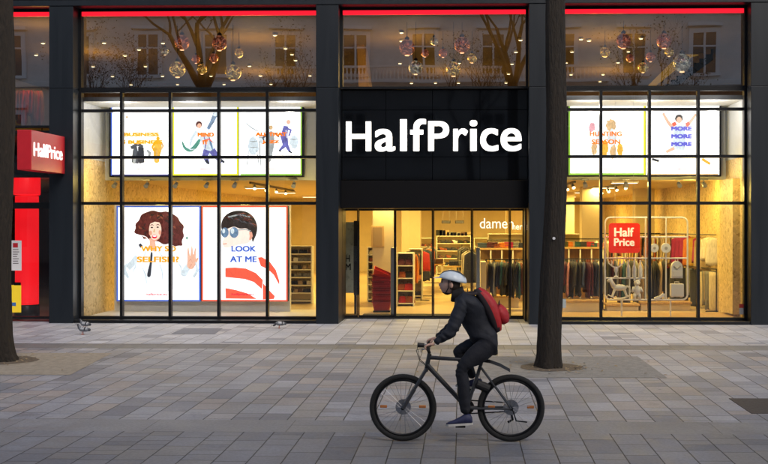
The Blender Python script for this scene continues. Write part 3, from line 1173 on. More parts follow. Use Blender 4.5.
p.limb([(152, 252), (151.5, 262), (150, 270), (149, 277)], [1.2, .9, 1.6, 2.0], 'ink')
p.limb([(140, 244), (142, 247)], [1.4, 1.6], 'ink')
p.limb([(128, 268), (134, 262), (137, 256)], [3.0, 3.2, 2], 'pale')
p.limb([(183, 276), (187, 268), (192, 263), (195, 257)], [3.2, 3.0, 2.6, 2.0], 'pale')
p.fig([(187, 267), (188, 260), (187.5, 252), (188.6, 245), (189.6, 252), (190.6, 257), (191.4, 250), (192.2, 243.5), (193.2, 250), (193.6, 256), (195, 249), (196.2, 247), (196.2, 253), (196, 259), (198.4, 257), (199.2, 258.5), (196, 265), (192, 270)], 'skin')
p.limb([(150.6, 225.4), (152.4, 224.6), (154, 225.3)], [.2, .45, .2], 'hair')
p.limb([(156.6, 225.1), (158.4, 224.4), (160, 225.2)], [.2, .45, .2], 'hair')
p.limb([(150.4, 238.5), (155, 241.2), (160, 238)], [.2, .8, .2], 'blush')
p.limb([(188.5, 262), (191, 259), (193, 263)], [.2, .6, .2], 'blush')
p.limb([(189.5, 268), (192, 264)], [.2, .6], 'blush')
p.limb([(128, 262), (124, 270), (129, 278)], [.4, 2.6, 1.2], 'pale')
p.limb([(196, 262), (198, 270), (194, 277)], [.4, 1.8, 1.2], 'pale')
p.blob(187.3, 238, .9, 1.6, 'mint')
p.txt('WHY SO', 141.5, 176.5, 246, 251.4, 'gold')
p.txt('SELFISH?', 137.5, 179.5, 256.5, 262.2, 'gold')
p.txt('halfprice.eu', 146.5, 168, 293, 295.8, 'crimson', .02)
p = Poster('poster', 'large lit poster with red frame of a man in sunglasses reading LOOK AT ME', 201.6, 287.6, 205.8, 301.4, YP, dict(l='red', r='red', t='red', b='red'), bw=1.5, e=1.0)
p.fig([(225, 232), (224, 239), (221.6, 242.5), (223.4, 244), (222.8, 246), (224.5, 247.6), (231, 247.4), (239, 244.5), (249, 243.5), (253, 238), (252, 226), (240, 220), (228, 224)], 'fair2')
p.fig([(221, 226), (222, 220), (226, 214.5), (233, 211), (241, 210.5), (248, 212), (254, 217), (257.5, 225), (257, 233), (254, 240), (252.5, 243), (251.5, 236), (249, 230), (246, 228), (240, 229), (234, 226), (227, 229), (222, 231)], 'hair2')
p.limb([(228, 217), (240, 214.5), (250, 217)], [.6, .8, .5], 'grey')
for q in range(26):
    cx_ = random.uniform(224, 252)
    cy_ = 212 + abs(cx_ - 238) * .3 + random.uniform(0, 9)
    p.limb([(cx_, cy_), (cx_ + 3, cy_ + random.uniform(-1, 1.5)), (cx_ + 6, cy_ + random.uniform(0, 3.5))], [.15, .5, .15], random.choice(['hairl', 'slate', 'hair2', 'hair']))
p.blob(225, 232.5, 3.8, 5.0, 'lens')
p.blob(234.2, 232.5, 4.4, 5.4, 'lens')
p.blob(223.8, 231.0, 1.5, 2.4, 'pale')
p.blob(232.6, 231.0, 1.8, 2.8, 'pale')
p.limb([(238, 230), (246, 229.5), (251, 231)], .5, 'grey')
p.limb([(222.8, 244.2), (227, 243.6)], .5, 'blush')
p.limb([(250.6, 232), (251.4, 236), (250, 240)], [1.4, 1.6, .8], 'blush')
shirt = [[(225.5, 268), (235, 267.5), (246, 268.5), (256, 273), (263, 280), (262, 289), (254, 282), (245, 279), (225.5, 277)], [(225.5, 288), (236, 290), (248, 293.5), (257, 299), (226, 298.5)], [(258, 257.5), (262, 257), (270, 262), (276, 270), (279.5, 281), (279.5, 285), (274, 275), (268, 269), (261, 266)], [(263, 283), (270, 291), (275, 296), (274, 299), (263, 299.5)]]
for q in shirt:
    p.fig(q, 'coral')
p.txt('LOOK', 231.8, 256.2, 245.8, 251.6, 'blue')
p.txt('AT ME', 230.4, 257.2, 256.2, 262, 'blue')
p.txt('halfprice.eu', 232, 254, 293, 295.8, 'crimson', .02)
# the pair of big posters stand on a cream plinth wall
MB().box(X(112, YP), X(289, YP), YP + .17, YP + .3, .021, Z(205, YP, 200)).build('poster_wall', m_white, BLD)

# red hanging sign in the right window
YR = 24.05
rs = thing('hanging_sign', (X(624.5, YR), YR, Z(253, YR, 624)), 'red rounded square sign reading Half Price hung inside the right window', 'sign')
x0, x1, z0, z1 = X(609, YR), X(640, YR), Z(253, YR, 624), Z(223, YR, 624)
cr_, poly = .07, []
for cx, cz, a0 in ((x1 - cr_, z1 - cr_, 0), (x0 + cr_, z1 - cr_, 90), (x0 + cr_, z0 + cr_, 180), (x1 - cr_, z0 + cr_, 270)):
    for q in range(6):
        a = R(a0 + q * 18)
        poly.append((cx + cr_ * math.cos(a), cz + cr_ * math.sin(a)))
MB().prism(poly, YR, YR + .05).build('board', mat('hang_red', (.75, .028, .012), .4, emit=.42), rs)
for q in (.2, .8):
    xx = x0 + (x1 - x0) * q
    MB().tube([(xx, YR + .02, z1), (xx, YR + .02, zSL - .1)], .003, n=5).build('cord', m_steel, rs)
m_hl = mat('hang_letters', (.95, .86, .62), .4, emit=.5)
text('lettering', 'Half', m_hl, rs, (X(614.2, YR), X(633.8, YR), Z(236.6, YR, 624), Z(227.6, YR, 624)), YR - .002, bold=.028, ext=.004)
text('lettering', 'Price', m_hl, rs, (X(614, YR), X(634.4, YR), Z(246, YR, 624), Z(238.2, YR, 624)), YR - .002, bold=.028, ext=.004)

# department names hung inside the entrance
m_dept = mat('dept_letters', (1, .92, .75), .4, emit=1.2)
Y = 26.0
d = thing('department_sign', (X(496, Y), Y, Z(228, Y, 496)), 'white lower case letters spelling damen hanging inside the entrance', 'sign')
text('lettering', 'damen', m_dept, d, (X(479.8, Y), X(513.5, Y), Z(228.4, Y, 496), Z(218.2, Y, 496)), Y, bold=.004, ext=.01)
Y = 29.5
d = thing('department_sign', (X(520, Y), Y, Z(230, Y, 520)), 'white letters beginning herren partly hidden by the door jamb', 'sign')
text('lettering', 'herren', m_dept, d, (X(512.5, Y), X(532, Y), Z(229.6, Y, 520), Z(223.2, Y, 520)), Y, bold=.004, ext=.01)

# ------------------------------------------------------------------ glass pendants upstairs


def pend_mat(name, col, glow, e):  # patchy glow added to brighten the mirror balls, standing for their reflections
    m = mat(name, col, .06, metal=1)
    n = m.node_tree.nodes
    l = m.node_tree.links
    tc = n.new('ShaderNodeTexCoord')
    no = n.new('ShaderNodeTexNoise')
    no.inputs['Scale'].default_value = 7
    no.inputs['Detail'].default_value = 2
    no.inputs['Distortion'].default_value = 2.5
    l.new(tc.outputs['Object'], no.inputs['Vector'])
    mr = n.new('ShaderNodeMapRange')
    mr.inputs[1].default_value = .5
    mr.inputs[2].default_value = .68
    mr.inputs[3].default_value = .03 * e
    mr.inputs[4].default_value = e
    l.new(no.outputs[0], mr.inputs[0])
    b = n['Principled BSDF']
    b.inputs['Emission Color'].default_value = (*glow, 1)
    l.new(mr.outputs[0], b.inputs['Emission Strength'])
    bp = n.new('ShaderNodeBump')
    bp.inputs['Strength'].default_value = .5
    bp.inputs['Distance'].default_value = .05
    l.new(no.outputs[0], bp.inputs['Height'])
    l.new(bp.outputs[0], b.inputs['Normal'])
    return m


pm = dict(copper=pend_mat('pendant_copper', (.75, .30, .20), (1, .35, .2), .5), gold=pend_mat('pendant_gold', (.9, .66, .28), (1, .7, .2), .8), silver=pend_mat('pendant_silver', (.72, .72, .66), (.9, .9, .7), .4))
pm0 = dict(copper=mat('pendant_copper', (.75, .30, .20), .07, metal=1), gold=mat('pendant_gold', (.9, .66, .28), .07, metal=1), silver=mat('pendant_silver', (.72, .72, .66), .05, metal=1))
pend = [(165, 51, 4, 'silver', 'L'), (182, 42.5, 7.6, 'copper', 'L'), (177.5, 69.5, 8, 'gold', 'L'), (219.5, 43, 7.6, 'copper', 'L'), (213.7, 58, 4.8, 'copper', 'L'), (239, 53, 4.6, 'gold', 'L'), (233, 72.5, 8, 'gold', 'L'), (202, 69, 5.2, 'gold', 'L'), (196, 59, 4.4, 'copper', 'L'),
        (407, 47.5, 8, 'copper', 'C'), (425, 53, 4, 'copper', 'C'), (434, 41, 4.2, 'silver', 'C'), (443, 53, 4.4, 'copper', 'C'), (415.7, 67.5, 7, 'silver', 'C'), (462, 45, 8, 'copper', 'C'), (472, 58, 5, 'gold', 'C'), (453.5, 69, 7.4, 'gold', 'C'),
        (623.5, 41, 7.5, 'copper', 'R'), (664, 41, 7.5, 'copper', 'R'), (605, 52, 5, 'gold', 'R'), (630, 58, 4, 'copper', 'R'), (650.5, 57, 4.8, 'copper', 'R'), (669, 52, 4.5, 'gold', 'R'), (643, 67.5, 5.2, 'gold', 'R'), (682, 63, 9, 'silver', 'R')]
WN = dict(L='left upper window', C='upper window above the entrance', R='upper window on the right of the tree')
WN = dict(L='upper window over the posters', C='upper window over the entrance sign', R='upper window beside the tree trunk')
m_cord = mat('cord_black', (.01, .01, .01), .6)
m_ring = mat('pendant_glow', (1, .6, .3), .4, emit=2.5)  # small glow added under each ball
cnt = {}
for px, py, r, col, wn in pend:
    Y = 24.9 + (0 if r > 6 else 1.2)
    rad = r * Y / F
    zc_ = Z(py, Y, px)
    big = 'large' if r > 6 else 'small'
    t = thing('pendant_ball', (X(px, Y), Y, zc_), '%s %s mirror ball with added glow hanging in the %s' % (big, col, WN[wn]), 'lamp', '%s %s mirror balls in the %s' % (big, col, WN[wn]))
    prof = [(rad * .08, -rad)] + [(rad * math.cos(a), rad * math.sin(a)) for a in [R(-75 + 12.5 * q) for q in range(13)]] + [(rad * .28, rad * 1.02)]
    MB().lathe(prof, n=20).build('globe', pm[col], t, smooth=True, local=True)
    MB().lathe([(rad * .3, rad * 1.0), (rad * .3, rad * 1.22), (rad * .12, rad * 1.4)], n=10).build('cap', m_black_metal, t, local=True)
    MB().tube([(0, 0, rad * 1.38), (0, 0, 7.018 - zc_)], .006, n=5).build('cord', m_cord, t, local=True)
    MB().lathe([(rad * .22, -rad * 1.04), (rad * .3, -rad * .99), (rad * .05, -rad * .98)], n=10).build('glow_spot', m_ring, t, local=True)

# ------------------------------------------------------------------ garments and rails
PAL = dict(navy=(.015, .018, .045), black=(.008, .008, .01), charcoal=(.03, .03, .034), plum=(.07, .012, .03), olive=(.06, .06, .025), rust=(.25, .06, .02), cream=(.62, .54, .38), beige=(.38, .28, .17), grey=(.2, .2, .2), magenta=(.32, .015, .09), orange=(.55, .16, .02), mustard=(.42, .25, .03), red=(.36, .012, .015), teal=(.02, .08, .09), white=(.7, .66, .58), brown=(.11, .055, .03), denim=(.05, .075, .14), pink=(.5, .22, .2))


def cloth(c):
    return mat('cloth_' + c, PAL[c], .85, var=.2, scale=12, stretch=(3, 3, .6), sheen=.1)


def garment_mesh(kind, seed):
    rnd = random.Random(seed)
    L = dict(shirt=.78, coat=1.0, trousers=.95, dress=1.1)[kind]
    b = MB()
    n = 22
    rings = []
    lv = 10
    for j in range(lv):
        f_ = j / (lv - 1)
        z = -.08 - L * f_
        if kind == 'trousers':
            hy = .17 - .02 * f_
            hx = .022 + .01 * math.sin(f_ * 3)
        else:
            hy = .05 + (.20 - .05) * min(1, (f_ / .1)) + .03 * f_
            hx = .018 + .02 * min(1, f_ / .15) + .006 * f_
        ring = []
        for k in range(n):
            a = 2 * math.pi * k / n
            fold = 1 + .35 * math.sin(k * 2.2 + seed + f_ * 1.3) * min(1, f_ * 1.6)
            ring.append((hx * math.cos(a) * fold + .012 * math.sin(f_ * 4 + seed), hy * math.sin(a), z - (.0 if j else 0) + (.03 * math.sin(k + seed) if j == lv - 1 else 0)))
        rings.append(ring)
    b.loft(rings)
    return b


m_hook = mat('hook_steel', (.5, .5, .5), .3, metal=1)
GT = {}


def garment(kind, seed):
    key = (kind, seed % 3)
    if key not in GT:
        g = garment_mesh(kind, seed % 3).build('garment', cloth('navy'), smooth=True)
        MB().tube([(0, .0, -.085), (0, 0, -.03), (0, .018, -.006), (0, .0, .012), (0, -.016, -.002)], .003, n=5).build('hanger', m_hook, g, local=True)
        GT[key] = [g, False]
    g, used = GT[key]
    if not used:
        GT[key][1] = True
        return g
    r = g.copy()
    C.objects.link(r)
    for ch in list(g.children):
        c = ch.copy()
        C.objects.link(c)
        c.parent = r
    return r


def garment_row(p0, p1, n, pal, kind, label, group, rz=0, fill=None):
    for i in range(n):
        f_ = (i + .5 + random.uniform(-.25, .25)) / n
        c = random.choice(pal)
        g = garment(kind, random.randint(0, 2))
        g.location = (p0[0] + (p1[0] - p0[0]) * f_, p0[1] + (p1[1] - p0[1]) * f_, p0[2])
        g.rotation_euler = (0, 0, rz + random.uniform(-.25, .25))
        s_ = random.uniform(.72, 1.12)
        g.scale = (random.uniform(.8, 1.35), random.uniform(.85, 1.1), s_)
        recolour(g, cloth(c))
        tag(g, label.format(c=c), 'garment', group.format(c=c))


def rail(a, b, z, label, m=None, feet=True, group=None, zf=.02):
    m = m or m_black_metal
    t = thing('clothes_rail', (a[0], a[1], 0), label, 'clothes rail', group)
    MB().tube([(a[0], a[1], z), (b[0], b[1], z)], .014).build('bar', m, t)
    dx, dy = b[0] - a[0], b[1] - a[1]
    L = math.hypot(dx, dy)
    nx, ny = -dy / L * .28, dx / L * .28
    if feet:
        for q in (a, b):
            MB().tube([(q[0], q[1], z + .01), (q[0], q[1], zf)], .014).build('post', m, t)
            MB().tube([(q[0] - nx, q[1] - ny, zf + .02), (q[0] + nx, q[1] + ny, zf + .02)], .013).build('foot', m, t)
    return t


DARK = ['navy', 'black', 'charcoal', 'navy', 'plum', 'black', 'olive', 'grey']
DARKM = DARK + ['black', 'charcoal', 'denim', 'teal', 'white', 'plum', 'pink', 'brown']
MIXD = ['black', 'brown', 'plum', 'grey', 'navy', 'charcoal', 'rust', 'beige', 'teal']
# long rail behind the right window (two parallel runs)
Y = 26.6
zr = Z(259, Y, 580)
a, b = (X(548, Y), Y), (X(603, Y), Y)
rail(a, b, zr, 'black rail of dark clothes between the trunk and the white display frame')
garment_row((*a, zr), (*b, zr), 21, DARKM, 'shirt', '{c} garment on the rail between the trunk and white display frame', '{c} garments on the rail beside the trunk')
Y = 26.9
zr = Z(258, Y, 625)
a, b = (X(606, Y), Y), (X(664, Y), Y)
rail(a, b, zr, 'black rail of dark clothes behind the white display frame')
garment_row((*a, zr), (*b, zr), 18, DARKM + ['beige', 'denim'], 'coat', '{c} garment on the rail behind the white display frame', '{c} garments behind the white display frame')
# upper run of warm colours behind the frame
Y = 29.0
zr = Z(234, Y, 660)
a, b = (X(646, Y), Y), (X(686, Y), Y)
rail(a, b, zr, 'rail of orange and cream clothes seen through the display frame')
garment_row((*a, zr), (*b, zr), 16, ['orange', 'cream', 'rust', 'mustard', 'beige', 'white'], 'shirt', '{c} garment on the high rail seen through the display frame', '{c} garments on the high rail behind the frame')
# along the right wall
xw = WR - .55
a, b = (X(713, 26.4), 26.1), (xw - .05, 29.4)
zr = 1.93
rail(a, b, zr, 'high rail of bright coats along the strand board wall', feet=False)
garment_row((*a, zr), (a[0] - .03, 27.6, zr), 8, ['cream', 'white', 'cream', 'beige'], 'shirt', '{c} coat on the high rail along the strand board wall', '{c} coats on the high rail along the wall', rz=R(62))
garment_row((a[0] - .03, 27.7, zr), (*b, zr), 9, ['magenta', 'orange', 'magenta', 'mustard'], 'shirt', '{c} coat on the high rail along the strand board wall', '{c} coats on the high rail along the wall', rz=R(62))
zr = 1.08
a2, b2 = (a[0], 26.05), (b[0], 29.4)
rail(a2, b2, zr, 'low rail of grey trousers along the strand board wall')
garment_row((*a2, zr), (a2[0] - .03, 27.4, zr), 9, ['beige', 'grey', 'cream', 'grey'], 'trousers', '{c} trousers on the low rail along the strand board wall', '{c} trousers on the low rail along the wall', rz=R(62))
garment_row((a2[0] - .03, 27.5, zr), (*b2, zr), 8, ['charcoal', 'black', 'grey'], 'trousers', '{c} trousers on the low rail along the strand board wall', '{c} trousers on the low rail along the wall', rz=R(62))
# inside the doors on the right
Y = 26.5
zr = Z(259.5, Y, 500)
a, b = (X(486, Y), Y), (X(527, Y), Y)
rail(a, b, zr, 'rail of mixed dark clothes under the hanging damen letters')
garment_row((*a, zr), (*b, zr), 17, MIXD, 'shirt', '{c} garment on the rail under the damen letters', '{c} garments on the rail under the damen letters')
e = thing('end_panel', (X(482, Y), Y, 0), 'pale upright end panel beside the rail under the damen letters', 'panel')
MB().box(X(480.5, Y), X(486, Y), Y - .3, Y + .3, .021, zr - .05, bev=.008).build('panel', m_cream, e)
MB().box(X(480.5, Y) - .02, X(486, Y) + .02, Y - .32, Y + .32, .0205, .08, bev=.006).build('base', m_white, e)
for xx, yy, n_, kk in ((X(469, 33), 33, 9, 'far'), (X(425, 34), 33.5, 9, 'near')):
    pass
# two rails running back into the shop on either side of the aisle
a, b = (X(474, 30.5), 30.2), (X(462, 37), 37.5)
rail(a, b, 1.45, 'rail of dark clothes on the right of the shop aisle')
garment_row((*a, 1.45), (*b, 1.45), 15, DARK, 'shirt', '{c} garment on the rail on the right of the aisle', '{c} garments on the right of the aisle', rz=R(75))
a, b = (X(423, 31.5), 31.2), (X(432, 38), 38)
rail(a, b, 1.42, 'rail of mixed clothes on the left of the shop aisle')
garment_row((*a, 1.42), (*b, 1.42), 15, ['red', 'orange', 'rust', 'black', 'grey', 'navy', 'denim', 'beige'], 'shirt', '{c} garment on the rail on the left of the aisle', '{c} garments on the left of the aisle', rz=R(105))
a, b = (X(407, 29.0), 29.0), (X(421, 29.6), 29.6)
rail(a, b, 1.42, 'short rail of bright clothes beside the stand of dark red bags')
garment_row((*a, 1.42), (*b, 1.42), 9, ['orange', 'red', 'black', 'rust', 'mustard', 'navy'], 'shirt', '{c} garment on the short rail beside the stand of dark red bags', '{c} garments on the short rail by the bag stand')
a, b = (X(438, 40.0), 40.0), (X(452, 40.0), 40.0)
a, b = (X(471, 28.2), 28.2), (X(467.5, 30.0), 30.0)
rail(a, b, 1.5, 'short rail of dark coats just right of the aisle near the doors')
garment_row((*a, 1.5), (*b, 1.5), 7, ['black', 'charcoal', 'navy', 'brown', 'white'], 'coat', '{c} coat on the short rail right of the aisle near the doors', '{c} coats right of the aisle near the doors', rz=R(70))
for px, lb in ((446, 'left'), (459.5, 'right')):
    Yv = 38.0
    t = thing('air_vent', (X(px, Yv), Yv, Z(223.5, Yv, 450)), 'dark louvred air unit hanging over the aisle, %s one of two' % lb, 'air vent')
    MB().box(-.16, .16, 0, .4, 0, .11, bev=.01).build('housing', m_black_metal, t, local=True)
    for q in range(4):
        MB().box(-.14, .14, -.012, -.002, .015 + q * .023, .028 + q * .023).build('louvre', m_steel, t, local=True)
    for q in (-.12, .12):
        MB().tube([(q, .2, .108), (q, .2, zC - Z(223.5, Yv, 450))], .006, n=5).build('rod', m_steel, t, local=True)
# mirror in a wooden surround on the column just inside
Yv = 27.15
t = thing('wall_mirror', (X(377, Yv), Yv, Z(247, Yv, 377)), 'wood framed mirror panel on the pale column above the red baskets', 'mirror')
MB().box(X(371, Yv), X(384, Yv), Yv, Yv + .045, Z(247, Yv, 377), Z(226, Yv, 377), bev=.006).build('surround', m_wood, t)
MB().box(X(373, Yv), X(382, Yv), Yv - .006, Yv - .001, Z(246, Yv, 377), Z(227.5, Yv, 377)).build('glass', mat('mirror_tan', (.36, .25, .14), .25), t)
# boxes on top of the far shelf
bx0 = None
for i in range(9):
    px = 439 + i * 3.6
    Yv = 44.1
    g = MB().box(-.13, .13, 0, .24, 0, random.uniform(.1, .24), bev=.006).build('shoe_box', cloth(random.choice(['beige', 'white', 'grey', 'brown', 'black'])))
    MB().box(-.135, .135, -.004, .244, .06, .075).build('lid_rim', cloth('charcoal'), g, local=True)
    g.location = (X(px, Yv), Yv, Z(236, 44.0, 436) + .012)
    tag(g, 'small box standing on top of the far shoe shelf', 'box', 'boxes on top of the far shoe shelf')
# dark lighting tracks under the ceiling with their spot heads
for px, y0_, y1_ in ((575, 26.5, 33), (628, 27, 34), (250, 27, 34)):
    xq = X(px, y0_)
    t = thing('lighting_track', (xq, y0_, zC), 'dark lighting track running back under the ceiling %s' % {575: 'beside the tree trunk', 628: 'behind the red Half Price sign', 250: 'behind the red framed poster'}[px], 'lighting track')
    MB().box(-.02, .02, 0, y1_ - y0_, -.06, -.003).build('track', m_black_metal, t, local=True)
    for q in range(4):
        yy = .6 + q * 1.6
        auto(MB().tube([(0, yy, -.06), (0, yy, -.1), (.02, yy - .1, -.17)], [.015, .04, .05], n=10).build('lamp_head', m_head, t, local=True))
        MB().tube([(.021, yy - .101, -.171), (.022, yy - .106, -.175)], [.045, .03], n=10).build('lens', m_lens, t, local=True)
# red jackets upstairs behind the far left window
Y = 25.4
zr = Z(87.5, Y, 30)
a, b = (X(14, Y), Y), (X(42, Y), Y)
t = rail(a, b, zr, 'rail of red jackets upstairs behind the narrow window by the pillar', zf=zg(130) + .02)
garment_row((*a, zr), (*b, zr), 14, ['red', 'red', 'rust'], 'shirt', '{c} jacket on the upstairs rail in the narrow window', '{c} jackets on the upstairs rail', rz=R(25))

# ------------------------------------------------------------------ white display frame and its objects
YF = 24.25
m_disp = mat('display_white', (.88, .86, .80), .4)


def fx(px):
    return X(px, YF)


def fz(py):
    return Z(py, YF, 645)


fr = thing('display_rack', (fx(645), YF, zSILL), 'white tubular display frame holding small white objects in the right window', 'display rack')
tb = MB()
pts = []
x0, x1, z0, z1, cr_ = fx(605), fx(687.5), fz(299.8), fz(217.5), .12
for cx, cz, a0 in ((x1 - cr_, z1 - cr_, 0), (x0 + cr_, z1 - cr_, 90), (x0 + cr_, z0 + cr_, 180), (x1 - cr_, z0 + cr_, 270)):
    for q in range(5):
        an = R(a0 + q * 22.5)
        pts.append((cx + cr_ * math.cos(an), YF, cz + cr_ * math.sin(an)))
pts.append(pts[0])
tb.tube(pts, .02, caps=False).build('outer_tube', m_disp, fr)
for py in (237, 258.2, 278.2):
    xe = fx(645.5) if py == 278.2 else fx(687.5)
    MB().tube([(x0, YF, fz(py)), (xe, YF, fz(py))], .017).build('crossbar', m_disp, fr)
for px in (645.5, 666):
    MB().tube([(fx(px), YF, z0), (fx(px), YF, z1)], .017).build('upright', m_disp, fr)
MB().tube([(fx(629.5), YF, fz(278)), (fx(629.5), YF, z0)], .014).build('upright', m_disp, fr)
for px in (621.5, 670.5):
    MB().tube([(fx(px), YF, z0), (fx(px), YF, zSILL - .05)], .02).build('leg', m_disp, fr)
# bottles
zsh = fz(278.2) + .017
b0 = None
for i, px in enumerate((628.3, 634.2, 640.3)):
    if b0 is None:
        b0 = MB().lathe([(.045, 0), (.05, .02), (.05, .2), (.03, .27), (.018, .30), (.018, .37), (.024, .375), (.022, .4)], n=14).build('bottle', m_disp)
        auto(b0)
        o = b0
    else:
        o = dup(b0, (0, 0, 0))
    o.location = (fx(px), YF, zsh)
    tag(o, 'white bottle in the row of three on the display frame shelf', 'bottle', 'white bottles on the display frame')
# antler figure on the shelf, left of the bottles
t = thing('deer_ornament', (fx(616), YF, zsh), 'white ornament with branching antlers on the display frame shelf', 'ornament')
auto(MB().lathe([(.05, 0), (.055, .015), (.02, .05), (.02, .1), (.05, .16), (.045, .21), (.02, .25)], n=12).build('bust', m_disp, t, local=True))
for s_ in (-1, 1):
    MB().tube([(0, 0, .21), (s_ * .09, 0, .26), (s_ * .17, 0, .33), (s_ * .19, 0, .42)], [.02, .016, .013, .006], n=6).build('antler', m_disp, t, local=True)
    MB().tube([(s_ * .1, 0, .27), (s_ * .09, 0, .36), (s_ * .11, 0, .41)], [.012, .01, .005], n=6).build('tine', m_disp, t, local=True)
# rocking horse
zfl = z0 + .021
t = thing('rocking_horse', (fx(619.5), YF, zfl), 'white toy rocking horse at the bottom of the display frame', 'toy')
rk = [(-.26 + .52 * q / 10, .0, .08 * ((q - 5) / 5) ** 2) for q in range(11)]
for yy in (-.06, .06):
    MB().tube([(x_, yy, z_ + .012) for x_, _, z_ in rk], .012, n=6).build('rocker', m_disp, t, local=True)
hb = MB()
hb.ell((0, 0, .26), (.17, .07, .075))
hb.build('body', m_disp, t, smooth=True, local=True)
MB().tube([(-.12, 0, .27), (-.19, 0, .40), (-.2, 0, .45)], [.06, .045, .04]).build('neck', m_disp, t, smooth=True, local=True)
MB().tube([(-.17, 0, .46), (-.28, 0, .40)], [.045, .028]).build('head', m_disp, t, smooth=True, local=True)
for s_ in (-1, 1):
    MB().tube([(-.11, s_ * .045, .22), (-.17, s_ * .058, .05)], [.025, .018], n=6).build('leg', m_disp, t, local=True)
    MB().tube([(.11, s_ * .045, .22), (.17, s_ * .058, .05)], [.025, .018], n=6).build('leg', m_disp, t, local=True)
MB().tube([(.16, 0, .29), (.23, 0, .27), (.25, 0, .15)], [.02, .025, .008], n=6).build('tail', m_disp, t, local=True)
# toy bear
t = thing('toy_bear', (fx(637), YF, zfl), 'white standing toy bear beside the rocking horse', 'toy')
bb = MB()
bb.ell((0, 0, .2), (.085, .07, .12)).ell((0, -.01, .37), (.075, .065, .07)).ell((-.055, 0, .435), (.028, .018, .028)).ell((.055, 0, .435), (.028, .018, .028))
for s_ in (-1, 1):
    bb.tube([(s_ * .07, 0, .27), (s_ * .12, -.02, .16)], [.032, .026])
    bb.tube([(s_ * .045, 0, .12), (s_ * .06, -.01, .0)], [.04, .036])
bb.ell((0, -.07, .355), (.028, .03, .022))
bb.build('body', m_disp, t, smooth=True, local=True)
# round plates
for px, sz in ((654, 4.4), (665.5, 5.0)):
    Yd = YF - .03
    t = thing('round_clock', (fx(px), Yd, fz(248)), 'white round disc clock %s in the display frame' % ('half behind the window bar' if px < 660 else 'hanging from the middle upright'), 'clock')
    rr = sz * Yd / F
    MB().tube([(0, .0, 0), (0, -.04, 0)], [rr, rr * .96], n=24).build('case', m_disp, t, local=True)
    MB().tube([(0, -.0405, 0), (0, -.046, 0)], rr * .3, n=16).build('hub', mat('display_grey', (.45, .42, .36), .5), t, local=True)
    MB().tube([(0, 0, rr * .9), (0, 0, rr + .12)], .004, n=5).build('cord', m_disp, t, local=True)
# backpack, suitcase, shoe
t = thing('small_backpack', (fx(676.5), YF, fz(278)), 'white rounded backpack hanging above the white suitcase', 'bag')
rr = 5.6 * YF / F
hgt = 17 * YF / F
prof = [(-rr, 0), (rr, 0), (rr, hgt * .6)] + [(rr * math.cos(R(q)), hgt * .6 + hgt * .4 * math.sin(R(q))) for q in range(15, 180, 15)] + [(-rr, hgt * .6)]
MB().prism(prof, -.06, .06).build('body', m_disp, t, local=True)
MB().prism([(-rr * .75, .04), (rr * .75, .04), (rr * .7, hgt * .42), (-rr * .7, hgt * .42)], -.1, -.062).build('pocket', m_disp, t, local=True)
MB().tube([(-rr * .6, -.075, hgt * .72), (0, -.08, hgt * .52), (rr * .6, -.075, hgt * .72)], .016, n=6).build('strap', MATS['display_grey'], t, local=True)
MB().tube([(-.03, 0, hgt - .01), (-.03, 0, hgt + .05), (.03, 0, hgt + .05), (.03, 0, hgt - .01)], .008, n=6).build('handle', m_disp, t, local=True)
t = thing('suitcase', (fx(676.8), YF, fz(297.5)), 'small white suitcase at the foot of the display frame', 'suitcase')
MB().box(-rr * 1.15, rr * 1.15, -.08, .08, .02, .02 + 13 * YF / F, bev=.02).build('body', m_disp, t, local=True)
MB().tube([(-.05, 0, .31), (-.05, 0, .36), (.05, 0, .36), (.05, 0, .31)], .009, n=6).build('handle', m_disp, t, local=True)
for s_ in (-1, 1):
    MB().box(s_ * rr * .8 - .025, s_ * rr * .8 + .025, -.03, .03, 0, .025, bev=.005).build('foot', MATS['display_grey'], t, local=True)
t = thing('high_heel_shoe', (fx(659.5), YF, zfl), 'white shoe standing at the bottom of the display frame', 'shoe')
MB().prism([(-.12, 0), (-.02, 0), (.05, .035), (.09, .06), (.1, 0), (.115, 0), (.12, .12), (.07, .13), (.0, .07), (-.09, .045), (-.125, .025)], -.035, .035).build('shoe_body', m_disp, t, local=True)

# tables / shelf benches behind
def bench(p0, p1, y0, y1, Yc, label, m, Ylen=.6, cat='bench'):
    t = thing('display_bench', (X((p0 + p1) / 2, Yc), Yc, .02), label, cat)
    x0, x1 = X(p0, Yc), X(p1, Yc)
    za, zb = max(.07, Z(y1, Yc, p0)), Z(y0, Yc, p0)
    MB().box(x0, x1, Yc, Yc + Ylen, zb - .05, zb, bev=.006).build('top', m, t)
    if cat == 'counter':
        MB().box(x0 + .03, x1 - .03, Yc + Ylen - .06, Yc + Ylen - .03, .0205, zb - .052).build('back_panel', m_wood, t)
        for q in (.33, .66):
            MB().box(x0 + .03, x1 - .03, Yc + .03, Yc + Ylen - .062, zb * q, zb * q + .03).build('shelf', m_cream, t)
        for i in range(5):
            xx = x0 + .03 + (x1 - x0 - .1) * i / 4
            MB().box(xx, xx + .035, Yc + .028, Yc + .06, .0205, zb - .052).build('post', m_white, t)
    else:
        MB().box(x0 + .03, x1 - .03, Yc + .04, Yc + Ylen - .04, .0205, zb - .052, bev=.006).build('body', m_cream, t)
    return t


bench(561, 603, 300, 316, 26.0, 'low wooden display step under the dark clothes beside the trunk', m_wood)
bench(606, 640, 304, 316, 26.3, 'low wooden step under the rocking horse', m_wood, .5)
bench(640, 692, 302, 316, 26.4, 'low wooden step behind the suitcase', m_wood, .5)
bench(486, 520, 296, 312, 27.1, 'low pale step under the rail by the damen letters', m_wood)
bench(478, 526, 248, 260, 28.6, 'pale counter behind the rail under the damen letters', m_wood, .9, 'counter')
bench(556, 605, 247, 258, 28.6, 'pale counter behind the dark clothes beside the trunk', m_wood, .9, 'counter')


